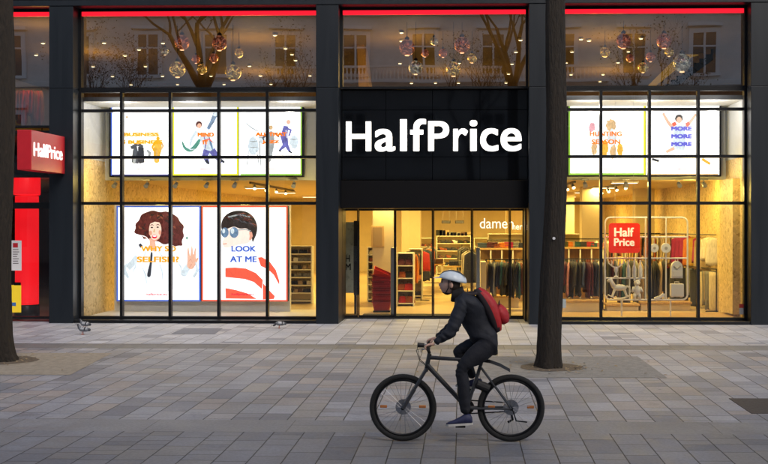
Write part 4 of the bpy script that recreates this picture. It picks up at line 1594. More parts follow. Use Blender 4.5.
# folded piles on the counters
FP = {}


def folded(x, y, z, label, group):
    k = random.randint(0, 2)
    if k not in FP:
        b = MB()
        zz = 0
        for q in range(4 + k):
            h_ = random.uniform(.022, .035)
            ox, oy = random.uniform(-.012, .012), random.uniform(-.012, .012)
            b.box(-.13 + ox, .13 + ox, -.16 + oy, .16 + oy, zz + .001, zz + h_, bev=.010)
            zz += h_
        FP[k] = auto(b.build('folded_pile', cloth('navy')))
        o = FP[k]
    else:
        o = FP[k].copy()
        C.objects.link(o)
    c = random.choice(list(PAL))
    o.location = (x, y, z)
    o.rotation_euler = (0, 0, random.uniform(-.15, .15))
    recolour(o, cloth(c))
    tag(o, label.format(c=c), 'folded clothes', group.format(c=c))


for i in range(9):
    Yc_ = 28.75
    folded(X(558 + i * 5.2, Yc_), Yc_ + .05, Z(247, 28.6, 556) + .001, 'pile of folded {c} clothes on the counter beside the tree trunk', 'piles of folded {c} clothes on the counter beside the trunk')
for i in range(8):
    folded(X(482 + i * 5.4, 28.75), 28.8, Z(248, 28.6, 478) + .001, 'pile of folded {c} clothes on the counter behind the damen letters', 'piles of folded {c} clothes behind the damen letters')
for i in range(9):
    zz = Z(247, 28.6, 556) * .66 + .031
    folded(X(559.5 + i * 5, 28.85), 28.85, zz, 'pile of folded {c} clothes on the shelf of the counter beside the tree trunk', 'piles of folded {c} clothes on the shelf of the counter beside the trunk')
for i in range(8):
    zz = Z(248, 28.6, 478) * .66 + .031
    folded(X(483 + i * 5.4, 28.85), 28.85, zz, 'pile of folded {c} clothes on the counter shelf behind the damen letters', 'piles of folded {c} clothes on the counter shelf behind the damen letters')
# tables of folded clothes along the aisle
for px, Yt, lb in ((430, 35.5, 'left'), (463, 34, 'right')):
    xt = X(px, Yt)
    t = thing('display_table', (xt, Yt, .02), 'pale table of folded clothes %s of the shop aisle' % lb, 'table')
    MB().box(-.5, .5, -.6, .6, .78, .83, bev=.008).build('top', m_wood, t, local=True)
    for sx in (-1, 1):
        for sy in (-1, 1):
            MB().box(sx * .42 - .03, sx * .42 + .03, sy * .5 - .03, sy * .5 + .03, .0005, .778).build('leg', m_white, t, local=True)
    for ix in (-1, 0, 1):
        for iy in (-1, 0, 1):
            folded(xt + ix * .31, Yt + iy * .38, .852, 'pile of folded {c} clothes on the table %s of the aisle' % lb, 'piles of folded {c} clothes on the table %s of the aisle' % lb)
# more rails deeper in the shop on the right
for px0, px1, Yt, zt, nn, lb in ((560, 612, 31.0, 1.75, 16, 'second'), (600, 660, 32.2, 1.9, 16, 'third'), (488, 520, 32.0, 1.7, 11, 'fourth')):
    a, b = (X(px0, Yt), Yt), (X(px1, Yt), Yt)
    where = {'second': 'behind the counter beside the trunk', 'third': 'high behind the red Half Price sign', 'fourth': 'behind the counter under the damen letters'}[lb]
    rail(a, b, zt, 'raised rail of coloured clothes ' + where)
    garment_row((*a, zt), (*b, zt), nn, ['beige', 'cream', 'rust', 'black', 'grey', 'mustard', 'brown', 'white', 'denim', 'pink'], 'shirt', '{c} garment on the raised rail ' + where, '{c} garments ' + where)


# shelving units with goods
def shelf_unit(px0, px1, py_top, Yc, rows, label, depth=.4, m=None, bottom=.02):
    m = m or m_white
    x0, x1 = X(px0, Yc), X(px1, Yc)
    zt = Z(py_top, Yc, px0)
    t = thing('shelf_unit', ((x0 + x1) / 2, Yc, 0), label, 'shelf')
    MB().box(x0, x0 + .03, Yc, Yc + depth, bottom, zt).build('side_panel', m, t)
    MB().box(x1 - .03, x1, Yc, Yc + depth, bottom, zt).build('side_panel', m, t)
    MB().box(x0 + .03, x1 - .03, Yc + depth - .02, Yc + depth - .002, bottom, zt).build('back_panel', m_cream, t)
    zs = [bottom + .06 + (zt - bottom - .08) * r / rows for r in range(rows + 1)]
    for z in zs:
        MB().box(x0 + .032, x1 - .032, Yc + .002, Yc + depth - .021, z, z + .025).build('shelf', m, t)
    return x0, x1, [z + .025 for z in zs[:-1]], zs[1] - zs[0]


BAG = {}


def bag_mesh(seed):
    """a soft handbag with two handles"""
    if seed not in BAG:
        rnd = random.Random(seed)
        b = MB()
        wv, hv = rnd.uniform(.13, .17), rnd.uniform(.18, .24)
        rings = []
        for j in range(6):
            f_ = j / 5
            rx = wv * (1 - .25 * f_ ** 2)
            ry = .07 * (1 - .65 * f_)
            rings.append([(rx * math.copysign(abs(math.cos(a)) ** .6, math.cos(a)), ry * math.copysign(abs(math.sin(a)) ** .6, math.sin(a)), hv * f_) for a in [2 * math.pi * k / 14 for k in range(14)]])
        b.loft(rings)
        o = b.build('handbag', cloth('brown'), smooth=True)
        MB().tube([(-.06, 0, hv * .95), (-.05, 0, hv + .08), (.05, 0, hv + .08), (.06, 0, hv * .95)], .009, n=5).build('handle', cloth('brown'), o, local=True)
        BAG[seed] = [o, False]
    o, used = BAG[seed]
    if not used:
        BAG[seed][1] = True
        return o
    return dup(o, (0, 0, 0))


def fill_bags(x0, x1, Yc, zs, n, pal, label, group):
    for z in zs:
        for i in range(n):
            c = random.choice(pal)
            o = bag_mesh(random.randint(0, 3))
            o.location = (x0 + (x1 - x0) * (i + .5) / n + random.uniform(-.03, .03), Yc + .15, z + .002)
            o.rotation_euler = (0, 0, random.uniform(-.3, .3))
            s_ = min(1.15, (x1 - x0) / n / .27)
            o.scale = (s_, s_, s_)
            recolour(o, cloth(c))
            tag(o, label.format(c=c), 'handbag', group.format(c=c))


SHOE = []


def shoe():
    if not SHOE:
        b = MB()
        rings = []
        for y, wx, h in ((-.14, .02, .03), (-.11, .04, .05), (-.04, .045, .08), (.03, .035, .11), (.1, .034, .12), (.13, .02, .10)):
            rings.append([(wx * math.cos(a), y, .0 + h * max(0, math.sin(a)) * (1) if math.sin(a) > 0 else 0) for a in [2 * math.pi * k / 10 for k in range(10)]])
        b.loft(rings)
        SHOE.append(b.build('shoe', cloth('black'), smooth=True))
        return SHOE[0]
    return dup(SHOE[0], (0, 0, 0))


def fill_shoes(x0, x1, Yc, zs, n, pal, label, group):
    for z in zs:
        for i in range(n):
            c = random.choice(pal)
            o = shoe()
            o.location = (x0 + (x1 - x0) * (i + .5) / n, Yc + .17, z + .003)
            o.rotation_euler = (0, 0, R(90) + random.uniform(-.2, .2) if i % 2 else random.uniform(-.3, .3))
            o.scale = (1.2, 1.2, 1.2)
            recolour(o, cloth(c))
            tag(o, label.format(c=c), 'shoe', group.format(c=c))


SH = ['black', 'brown', 'charcoal', 'rust', 'navy', 'white', 'plum']
# far shelves with shoes
x0, x1, zs, h = shelf_unit(436.5, 471, 236, 44.0, 5, 'wide shelf of shoes at the far end of the shop aisle')
fill_shoes(x0 + .05, x1 - .05, 44.0, zs[1:], 10, SH, '{c} shoe on the far shelf at the end of the aisle', '{c} shoes on the far shelf')
for pa, pb, wh in ((411, 434, 'left'), (474, 502, 'right')):
    x0, x1, zs, h = shelf_unit(pa, pb, 238, 44.2, 4, 'far shelf of shoes on the back wall, %s of the wide one' % wh)
    fill_shoes(x0 + .05, x1 - .05, 44.2, zs[1:], 7, SH + ['red', 'beige'], '{c} shoe on the far back wall shelf %s of the wide one' % wh, '{c} shoes on the far shelf %s of the wide one' % wh)
# jewellery wall behind the baskets
x0, x1, zs, h = shelf_unit(367, 396, 247, 29.0, 7, 'white shelf of small bags behind the red baskets', depth=.35)
fill_bags(x0 + .04, x1 - .04, 29.0, zs[2:], 6, ['brown', 'beige', 'black', 'rust', 'grey', 'cream'], 'small {c} bag on the shelf behind the red baskets', 'small {c} bags behind the red baskets')
x0, x1, zs, h = shelf_unit(287, 312, 246, 28.4, 7, 'white shelf of small goods seen beside the red framed poster', depth=.35)
fill_bags(x0 + .04, x1 - .04, 28.4, zs[1:], 5, ['brown', 'black', 'beige', 'grey', 'charcoal', 'white'], 'small {c} bag on the shelf beside the red framed poster', 'small {c} bags beside the red framed poster')
# gondolas on the left of the aisle, full of bags
x0, x1, zs, h = shelf_unit(396.5, 414, 253, 27.6, 4, 'white stand of dark red bags just inside the entrance', depth=.5)
fill_bags(x0 + .03, x1 - .03, 27.55, zs, 2, ['red', 'plum', 'rust', 'black', 'brown', 'red'], '{c} bag on the stand just inside the entrance', '{c} bags on the stand inside the entrance')
x0, x1, zs, h = shelf_unit(409, 422, 249, 30.4, 3, 'white stand of orange and red bags further along the aisle', depth=.5)
fill_bags(x0 + .03, x1 - .03, 30.35, zs, 2, ['orange', 'red', 'black', 'rust', 'mustard', 'navy'], '{c} bag on the second stand along the aisle', '{c} bags on the second stand')
# right hand goods shelves
x0, x1, zs, h = shelf_unit(561, 590, 234, 33.5, 4, 'shelf of goods behind the counter beside the trunk')
fill_bags(x0 + .04, x1 - .04, 33.5, zs[2:], 6, ['brown', 'black', 'beige', 'rust', 'white'], '{c} bag on the shelf behind the counter', '{c} bags on the shelf behind the counter')
x0, x1, zs, h = shelf_unit(488, 524, 234, 36, 4, 'far shelf of goods behind the damen letters')
fill_bags(x0 + .04, x1 - .04, 36, zs[1:], 7, ['brown', 'black', 'beige', 'mustard', 'white'], '{c} bag on the far shelf behind the damen letters', '{c} bags on the shelf behind the damen letters')

# nested red shopping baskets
m_bask = mat('basket_red', (.30, .008, .015), .45, var=.1)


def basket(name='shopping_basket'):
    b = MB()

    def ring(w_, d_, z):
        out = []
        for cx, cy, a0 in ((w_ - .04, d_ - .04, 0), (-w_ + .04, d_ - .04, 90), (-w_ + .04, -d_ + .04, 180), (w_ - .04, -d_ + .04, 270)):
            for q in range(4):
                an = R(a0 + q * 30)
                out.append((cx + .04 * math.cos(an), cy + .04 * math.sin(an), z))
        return out
    b.loft([ring(.19, .13, .02), ring(.19, .13, .0), ring(.235, .165, .2), ring(.25, .18, .2), ring(.25, .18, .215), ring(.232, .162, .215), ring(.186, .126, .02)], caps=True)
    o = b.build(name, m_bask)
    auto(o)
    MB().tube([(-.22, 0, .2), (-.2, .03, .225), (.2, .03, .225), (.22, 0, .2)], .008, n=6).build('handle', m_black_metal, o, local=True)
    return o


Yb = 25.9
xb_ = X(382, Yb)
b0 = basket()
nb_ = 14
for i in range(nb_):
    o = b0 if i == 0 else dup(b0, (0, 0, 0))
    o.location = (xb_ + random.uniform(-.008, .008), Yb + random.uniform(-.01, .01), .06 + i * .052)
    o.rotation_euler = (0, 0, random.uniform(-.04, .04))
    if i % 3:
        recolour(o, mat('basket_red_%d' % (i % 3), ((.2, .005, .01), (.38, .012, .018))[i % 3 - 1], .45, var=.1))
    tag(o, 'dark red plastic shopping basket in the nested stack inside the entrance', 'shopping basket', 'nested red shopping baskets')
o = dup(b0, (xb_ - .05, Yb, .06 + nb_ * .052 + .05), label='red shopping basket tilted on top of the nested stack')
o.rotation_euler = (R(10), R(24), .1)
if 'group' in o:
    del o['group']
recolour(o, mat('basket_bright', (.6, .02, .012), .45))
st = thing('basket_base', (xb_, Yb, .02), 'low black base under the stack of red baskets', 'stand')
MB().box(xb_ - .21, xb_ + .21, Yb - .15, Yb + .15, .0205, .058, bev=.008).build('tray', m_black_metal, st)
# anti-theft posts just inside the doors
for px in (393, 478):
    Yq = 25.0
    t = thing('security_gate', (X(px, Yq), Yq, .02), 'grey anti theft post %s' % ('beside the red baskets' if px < 400 else 'beside the rail under the damen letters'), 'security gate')
    MB().box(-.07, .07, -.22, .22, 0, .03, bev=.005).build('base', m_black_metal, t, local=True)
    MB().box(-.045, .045, -.2, .2, .031, 1.62, bev=.02).build('antenna', mat('gate_grey', (.2, .2, .21), .4), t, local=True)
# dark upright poster stand behind the left sidelight
Yq = 24.9
t = thing('poster_stand', (X(353, Yq), Yq, .02), 'tall dark framed stand behind the narrow glass left of the doors', 'display stand')
xa_, xb2 = X(345, Yq), X(357.5, Yq)
MB().box(xa_, xb2, Yq, Yq + .06, Z(293, Yq, 350), Z(222, Yq, 350), bev=.006).build('board', mat('stand_grey', (.16, .17, .15), .3, var=.3, scale=3), t)
MB().box(xb2 - .09, xb2 + .02, Yq - .02, Yq + .08, Z(295, Yq, 350), Z(222, Yq, 350) + .03, bev=.01).build('post', m_black_metal, t)
MB().box(xa_, xb2, Yq - .1, Yq + .16, .0205, .05, bev=.005).build('base', m_black_metal, t)
MB().box(xb2 - .08, xb2 - .02, Yq, Yq + .05, .05, Z(295, Yq, 350)).build('leg', m_black_metal, t)
text('lettering', 'H', m_black, t, (xa_ + .01, xa_ + .12, 1.3, 1.46), Yq - .001, bold=.02, ext=.002)
text('lettering', 'M', m_black, t, (xa_ + .01, xa_ + .14, 1.1, 1.26), Yq - .001, bold=.02, ext=.002)
# door mat
t = tag(MB().box(X(360, DY) , X(509, DY), DY + .12, DY + .95, .0202, .032).build('door_mat', mat('mat_black', (.02, .02, .022), .95, var=.2, scale=60)), 'dark floor mat just inside the glass doors', 'mat')

# ------------------------------------------------------------------ narrow left bay: red lit column and notices
Yc = 24.3
xcl = X(27, Yc)
t = thing('red_column', (xcl, Yc, .02), 'glowing red round display column behind the narrow window under the blade sign', 'display column')
rr = 11.5 * Yc / F
m_glowred = mat('glow_red', (.95, .008, .015), .4, emit=.75)
auto(MB().lathe([(rr * .98, .32), (rr * .98, Z(196, Yc, 27))], c=(xcl, Yc, 0), n=28).build('shaft', m_glowred, t))
auto(MB().lathe([(rr * 1.1, Z(195, Yc, 27) + .002), (rr * 1.12, Z(193, Yc, 27)), (rr * 1.12, Z(178, Yc, 27)), (rr * 1.08, Z(176.5, Yc, 27))], c=(xcl, Yc, 0), n=28).build('capital', m_glowred, t))
auto(MB().lathe([(rr * 1.04, .021), (rr * 1.04, .30), (rr * .99, .318)], c=(xcl, Yc, 0), n=28).build('base', m_black_metal, t))
Yn = GY - .012
t = thing('notice', (X(17.5, Yn), Yn, Z(312, Yn, 17)), 'yellow notice with a blue band stuck low on the narrow window', 'notice')
MB().box(X(10, Yn), X(21.2, Yn), Yn - .004, Yn, Z(312.5, Yn, 17), Z(285, Yn, 17)).build('sheet', mat('notice_yellow', (.8, .56, .02), .5, emit=.15), t)
MB().box(X(11.5, Yn), X(16, Yn), Yn - .007, Yn - .0045, Z(306, Yn, 17), Z(302.5, Yn, 17)).build('band', mat('notice_blue', (.05, .15, .4), .5), t)
MB().box(X(14, Yn), X(21, Yn), Yn - .007, Yn - .0045, Z(285.3, Yn, 17), Z(282.3, Yn, 17)).build('tab', m_black, t)
t = thing('notice', (X(17.5, Yn), Yn, Z(270, Yn, 17)), 'white printed notice on the narrow window above the yellow one', 'notice')
MB().box(X(11, Yn), X(21.6, Yn), Yn - .004, Yn, Z(270.5, Yn, 17), Z(240.5, Yn, 17)).build('sheet', mat('notice_white', (.7, .68, .68), .5), t)
gm = MB()
for i in range(7):
    zz = Z(250 + i * 2.3, Yn, 17)
    gm.box(X(13, Yn), X(13 + random.uniform(4, 7.6), Yn), Yn - .006, Yn - .0045, zz, zz + .018)
gm.build('print', mat('notice_ink', (.12, .1, .1), .6), t)
MB().box(X(13, Yn), X(18, Yn), Yn - .0065, Yn - .0045, Z(247.5, Yn, 17), Z(243, Yn, 17)).build('mark', m_redsign, t)
# stickers
t = thing('sticker', (X(742.5, Yn), Yn, Z(314, Yn, 742)), 'red and white sticker in the bottom corner of the right window', 'sticker')
MB().box(X(739.2, Yn), X(746, Yn), Yn - .003, Yn, Z(308, Yn, 742), Z(304, Yn, 742)).build('red_half', mat('sticker_red', (.5, .04, .03), .5), t)
MB().box(X(739.2, Yn), X(746, Yn), Yn - .003, Yn, Z(314.5, Yn, 742), Z(308.1, Yn, 742)).build('white_half', mat('sticker_grey', (.5, .48, .45), .5), t)
t = thing('sticker', (X(564, Yn), Yn, Z(308, Yn, 564)), 'pale printed sheet stuck low on the glass beside the tree trunk', 'sticker')
MB().box(X(558, Yn), X(566, Yn), Yn - .003, Yn, Z(308, Yn, 564), Z(299, Yn, 564)).build('sheet', mat('sticker_pale', (.32, .36, .36), .5), t)

# upstairs escalator flank on the right with its lit underside
t = thing('escalator', (X(690, 29), 29, zSL), 'dark escalator with a glowing yellow underside upstairs in the right window', 'escalator')
Ye = 29.0
MB().prism([(X(655, Ye), Z(88, Ye, 690)), (X(713, Ye), Z(46, Ye, 690)), (X(713, Ye), Z(60, Ye, 690)), (X(672, Ye), Z(89.5, Ye, 690))], Ye, Ye + .9).build('flank', m_black_metal, t)
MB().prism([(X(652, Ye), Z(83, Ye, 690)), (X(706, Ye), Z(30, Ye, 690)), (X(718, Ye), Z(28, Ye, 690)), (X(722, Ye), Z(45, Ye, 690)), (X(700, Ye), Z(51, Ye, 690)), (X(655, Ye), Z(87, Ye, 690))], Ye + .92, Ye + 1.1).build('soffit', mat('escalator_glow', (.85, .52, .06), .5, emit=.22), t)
for i in range(9):
    q = i / 8
    px, py = 660 + 46 * q, 84 - 34 * q
    MB().box(X(px, Ye) - .05, X(px, Ye) + .12, Ye - .05, Ye - .003, Z(py, Ye, 690) - .12, Z(py, Ye, 690) + .02).build('step', mat('step_gold', (.4, .3, .1), .5, metal=.5), t)

# ------------------------------------------------------------------ trees
def bark_mat():
    m = mat('bark', (.023, .0165, .011), .95, var=.55, scale=9, stretch=(3.5, 3.5, .7))
    n = m.node_tree.nodes
    l = m.node_tree.links
    tc = n.new('ShaderNodeTexCoord')
    mp = n.new('ShaderNodeMapping')
    mp.inputs['Scale'].default_value = (16, 16, 3.2)
    l.new(tc.outputs['Object'], mp.inputs[0])
    vo = n.new('ShaderNodeTexVoronoi')
    vo.feature = 'DISTANCE_TO_EDGE'
    vo.inputs['Scale'].default_value = 1.4
    l.new(mp.outputs[0], vo.inputs['Vector'])
    no = n.new('ShaderNodeTexNoise')
    no.inputs['Scale'].default_value = 2.5
    no.inputs['Detail'].default_value = 7
    no.inputs['Roughness'].default_value = .7
    l.new(mp.outputs[0], no.inputs['Vector'])
    ad = n.new('ShaderNodeMath')
    ad.operation = 'MULTIPLY_ADD'
    ad.inputs[1].default_value = .8
    l.new(vo.outputs[0], ad.inputs[0])
    l.new(no.outputs[0], ad.inputs[2])
    bp = n.new('ShaderNodeBump')
    bp.inputs['Strength'].default_value = 1.0
    bp.inputs['Distance'].default_value = .06
    l.new(ad.outputs[0], bp.inputs['Height'])
    l.new(bp.outputs[0], n['Principled BSDF'].inputs['Normal'])
    return m


m_bark = bark_mat()
m_leaf = mat('leaf', (.06, .065, .025), .6, var=.4, scale=3)


def tree(x, y, r, lean, fork, height, label, seed, leaves=420, group=None, flare=.22):
    rnd = random.Random(seed)
    t = thing('street_tree', (x, y, 0), label, 'tree', group)
    b = MB()
    rings = []
    n = 56
    lv = 70
    ridge = [rnd.uniform(-1, 1) for _ in range(n)]
    ph = [rnd.uniform(0, 6.3) for _ in range(6)]
    top = None
    for j in range(lv):
        f_ = (j / (lv - 1)) ** 1.25
        z = fork * f_ - .03
        rad = r * (1 + flare * math.exp(-max(0, z) / .16) - .2 * f_)
        cx = lean * f_ + .03 * math.sin(z * 1.1 + ph[0])
        cy = .03 * math.sin(z * .9 + ph[1])
        ring = []
        for k in range(n):
            a = 2 * math.pi * k / n
            w_ = 1 + .05 * math.sin(3 * a + ph[2] + z * .4) + .03 * math.sin(7 * a + ph[3] + z) + .12 * math.exp(-max(0, z) / .2) * math.sin(5 * a + ph[4]) + (.055 * ridge[(k + int(2 * math.sin(z * 1.7 + ph[5]))) % n] * (.6 + .4 * math.sin(z * 5 + ridge[k] * 6))) + rnd.uniform(-.014, .014)
            ring.append((cx + rad * w_ * math.cos(a), cy + rad * w_ * math.sin(a), z))
        rings.append(ring)
        top = Vector((cx, cy, z))
    b.loft(rings)
    auto(b.build('trunk', m_bark, t, smooth=True, local=True), 60)
    tips = []
    br = MB()

    def grow(p, d, L, rad, depth):
        pts = [p.copy()]
        rs = [rad]
        q = p.copy()
        dd = d.copy()
        st = 5
        for i in range(st):
            dd = (dd + Vector((rnd.uniform(-.16, .16), rnd.uniform(-.16, .16), rnd.uniform(-.02, .16)))).normalized()
            q = q + dd * L / st
            pts.append(q.copy())
            rs.append(rad * (1 - .5 * (i + 1) / st))
        br.tube(pts, rs, n=7 if depth < 2 else 4, caps=depth < 2)
        if depth >= 4:
            tips.append(pts[-1])
            return
        tips.append(pts[3]) if depth >= 2 else None
        for i in range(3 if depth < 3 else 2):
            k = rnd.choice((3, 4, 5)) if i else 5
            ax = Vector((rnd.uniform(-1, 1), rnd.uniform(-1, 1), rnd.uniform(-.15, .5)))
            nd = (dd * .9 + ax * .8).normalized()
            grow(pts[k], nd, L * rnd.uniform(.6, .82), rs[k] * .72, depth + 1)
    for i in range(4):
        a = ph[5] + i * 1.65 + rnd.uniform(-.3, .3)
        grow(top - Vector((0, 0, .25)), Vector((math.cos(a) * .55, math.sin(a) * .55, .9)).normalized(), (height - fork) * .36, r * .52, 0)
    br.build('branches', m_bark, t, smooth=True, local=True)
    lf = MB()
    for _ in range(leaves * 2):
        p = rnd.choice(tips)
        c = p + Vector((rnd.gauss(0, .2), rnd.gauss(0, .2), rnd.gauss(0, .18)))
        u = Vector((rnd.uniform(-1, 1), rnd.uniform(-1, 1), rnd.uniform(-1, 1))).normalized()
        v = u.orthogonal().normalized()
        s_ = rnd.uniform(.03, .065)
        lf.quad(c - u * s_, c + v * s_ * .6, c + u * s_, c - v * s_ * .6)
    lf.build('crown', m_leaf, t, local=True, norm=False)
    return t


tr1 = tree(T1[0], T1[1], .18, .10, 6.4, 12, 'street tree with a slim dark trunk standing in front of the right shop pillar', 5)
auto(MB().tube([(T1[0] + .03, T1[1] - .19, 2.0), (T1[0] + .03, T1[1] - .165, 2.0)], .022, n=12).build('tree_tag', mat('tag_white', (.6, .6, .62), .5), tr1))
tree(T2[0], T2[1], .235, .05, 6.3, 12, 'street tree with a thick dark trunk beside the red blade sign', 8, flare=.42)
# trees of the opposite pavement: seen only mirrored in the upper panes
tree(-17.0, -2.5, .2, .1, 6, 12, 'street tree mirrored at the far side of the window over the posters', 21, 900)
tree(.4, -3.2, .2, -.2, 6.2, 12, 'street tree mirrored in the glass over the entrance', 22, 260)
tree(-8.6, -3, .22, .3, 6.2, 12, 'street tree mirrored in the middle of the window over the posters', 23, 300)
tree(9, -2.8, .22, -.2, 6.2, 12, 'street tree mirrored in the window beside the tree trunk', 24, 420)

lit = MB()
rl = random.Random(4)
for (tx, ty), nn in ((T1, 150), (T2, 130)):
    for _ in range(nn):
        rr_ = abs(rl.gauss(.42, .22)) + .1 if rl.random() < .75 else rl.uniform(.4, 2.4)
        a_ = rl.uniform(0, 6.283)
        c_ = Vector((tx + rr_ * math.cos(a_), ty + rr_ * math.sin(a_), .02))
        an = rl.uniform(0, 6.283)
        u_ = Vector((math.cos(an), math.sin(an), rl.uniform(-.3, .3))) * rl.uniform(.015, .04)
        v_ = Vector((-math.sin(an), math.cos(an), rl.uniform(-.3, .3))) * rl.uniform(.01, .022)
        lit.quad(c_ - u_, c_ + v_, c_ + u_, c_ - v_)
struct(lit.build('leaf_litter', mat('dry_leaf', (.30, .22, .12), .8, var=.5, scale=3), norm=False), 'stuff')
# small pale tag on the slim trunk
# ------------------------------------------------------------------ the house across the street (it shows mirrored in the panes)
m_stucco = mat('stucco', (.74, .69, .64), .85, var=.1, scale=1.2)
m_stucco2 = mat('stucco_trim', (.80, .76, .70), .8, var=.08, scale=2)
m_sash = mat('sash_white', (.75, .74, .72), .5)
m_dark_glass = mat('house_glass', (.012, .014, .018), .06, spec=.6)
HYb = -9.5
H = thing('townhouse', (0, HYb, 0), 'pale plastered townhouse with tall windows mirrored in the upstairs panes', 'building')
MB().box(-34, 34, HYb - 8, HYb, 0, 19).build('wall', m_stucco, H)
for z, dz, dy in ((4.6, .35, .35), (9.55, .3, .4), (13.4, .22, .28), (18.2, .7, .8)):
    MB().box(-34.1, 34.1, HYb + .002, HYb + dy, z, z + dz, bev=.03).build('cornice', m_stucco2, H)
win_me = {}


def house_window(x, z, wd, ht):
    key = (wd, ht)
    if key not in win_me:
        b = MB()
        fw = .22
        b.box(-wd / 2 - fw, -wd / 2, 0, .12, 0, ht + fw)
        b.box(wd / 2, wd / 2 + fw, 0, .12, 0, ht + fw)
        b.box(-wd / 2, wd / 2, 0, .118, ht, ht + fw)
        b.box(-wd / 2 - fw - .1, wd / 2 + fw + .1, 0, .3, ht + fw + .1, ht + fw + .28)
        b.box(-wd / 2 - fw - .05, wd / 2 + fw + .05, 0, .22, -.16, -.002)
        b.box(-.05, .05, .03, .09, 0, ht)
        b.box(-wd / 2, -.052, .032, .088, ht * .66, ht * .66 + .08)
        b.box(.052, wd / 2, .032, .088, ht * .66, ht * .66 + .08)
        o = b.build('window', m_sash, H)
        o.data.transform(Matrix.Translation((0, HYb, 0)))
        p_ = MB().box(-wd / 2, wd / 2, .003, .028, 0, ht).build('pane', m_dark_glass, o, local=True)
        win_me[key] = (o, p_)
        o.location = (x, .002, z)
        return
    o, p_ = win_me[key]
    c = o.copy()
    C.objects.link(c)
    c.parent = H
    c.location = (x, .002, z)
    q = p_.copy()
    C.objects.link(q)
    q.parent = c


for i in range(-8, 9):
    x = -17.2 + 3.75 * (i + 4)
    if abs(x) > 32:
        continue
    for z, ht in ((5.9, 2.2), (10.25, 2.1), (14.3, 1.9)):
        house_window(x, z, 1.15, ht)
    MB().box(x - .9, x + .9, HYb + .003, HYb + .06, .9, 3.6, bev=.02).build('shop_opening', m_dark_glass, H)
bal = MB()
for k in range(90):
    xx = -10.5 + k * .2
    bal.lathe([(.05, 0), (.03, .1), (.06, .3), (.03, .5), (.05, .6)], c=(xx, HYb + .75, 9.86), n=6)
bal.box(-10.7, 7.6, HYb + .66, HYb + .84, 10.465, 10.58)
bal.box(-10.7, 7.6, HYb + .402, HYb + .9, 9.7, 9.855)
o = bal.build('balcony', m_stucco2, H)

# ------------------------------------------------------------------ covers in the paving
t = tag(MB().box(X(737, 13.0), X(800, 13.0), 12.35, 13.4, -.02, .006).build('drain_cover', mat('rust_plate', (.05, .042, .040), .7, var=.3, scale=20, bump=.4)), 'brown metal access cover set in the slabs at the right edge', 'access cover')
t = MB()
ya, yb2 = 2352 / (335 - 222), 2352 / (329 - 222)
t.bm.faces.new([t.bm.verts.new(q) for q in ((X(170, ya), ya, .004), (X(215, ya), ya, .004), (X(223, yb2), yb2, .004), (X(184, yb2), yb2, .004))])
tag(t.build('access_cover', mat('blue_slab', (.125, .135, .175), .6, var=.2, scale=14, bump=.3)), 'bluish grey access cover in the slabs below the lit posters', 'access cover')
# two thin slot drains of the gutter
m_slot = mat('slot_dark', (.02, .02, .02), .8)


# ------------------------------------------------------------------ skinned bodies
def skin(name, verts, edges, rad, root=0, lv=2):
    """one continuous surface grown round a skeleton"""
    me = bpy.data.meshes.new(name + '_bones')
    me.from_pydata([tuple(v) for v in verts], edges, [])
    o = bpy.data.objects.new(name + '_bones', me)
    C.objects.link(o)
    sk = o.modifiers.new('skin', 'SKIN')
    sk.use_smooth_shade = True
    for i, r in enumerate(rad):
        me.skin_vertices[0].data[i].radius = r if isinstance(r, tuple) else (r, r)
        me.skin_vertices[0].data[i].use_root = (i == root)
    sb = o.modifiers.new('sub', 'SUBSURF')
    sb.levels = lv
    sb.render_levels = lv
    bpy.context.view_layer.update()
    dg = bpy.context.evaluated_depsgraph_get()
    out = bpy.data.meshes.new_from_object(o.evaluated_get(dg))
    bpy.data.objects.remove(o)
    bpy.data.meshes.remove(me)
    out.name = name
    return out


# pigeons
m_pig = [mat('pigeon_grey', (.13, .14, .16), .6, var=.25, scale=30), mat('pigeon_dark', (.03, .032, .04), .5, var=.3, scale=40), mat('pigeon_red', (.35, .08, .05), .6), mat('pigeon_pale', (.34, .35, .37), .6, var=.15, scale=30)]


def pigeon(x, y, s_, rz, label, peck=False):
    t = thing('pigeon', (x, y, .004), label, 'pigeon', rz=rz)
    hz = .09 if peck else .235
    hx = .155 if peck else .125
    V = [(-.18, 0, .105), (-.10, 0, .115), (-.02, 0, .12), (.05, 0, .125), (.09, 0, .155 if not peck else .12), (hx - .012, 0, hz - .025), (hx + .008, 0, hz)]
    E = [(i, i + 1) for i in range(6)]
    Rr = [(.012, .028), (.035, .045), (.062, .06), (.055, .055), (.036, .036), (.024, .024), (.021, .021)]
    me = skin('body', V, E, Rr, root=2)
    me.transform(Matrix.Scale(s_, 4))
    for mm in m_pig:
        me.materials.append(mm)
    for pl in me.polygons:
        c = pl.center / s_
        pl.material_index = 1 if (c.x > .085 or c.x < -.13) else (3 if c.z > .12 and -.1 < c.x < .03 else 0)
        if -.075 < c.x < -.05 or -.03 < c.x < -.012:
            pl.material_index = 1 if c.z > .1 else 0
    link_mesh('body', me, None, t, smooth=True, local=True)
    MB().tube([(s_ * (hx + .022), 0, s_ * hz), (s_ * (hx + .055), 0, s_ * (hz - .012))], [.007 * s_, .002 * s_], n=6).build('beak', m_pig[1], t, local=True)
    for q in (-1, 1):
        b = MB()
        b.tube([(.0, q * .025 * s_, .075 * s_), (.012 * s_, q * .025 * s_, .035 * s_), (0, q * .025 * s_, .004)], .006 * s_, n=5)
        b.tube([(-.02 * s_, q * .025 * s_, .004), (.035 * s_, q * .025 * s_, .004)], .005 * s_, n=5)
        b.build('leg', m_pig[2], t, local=True)
    return t


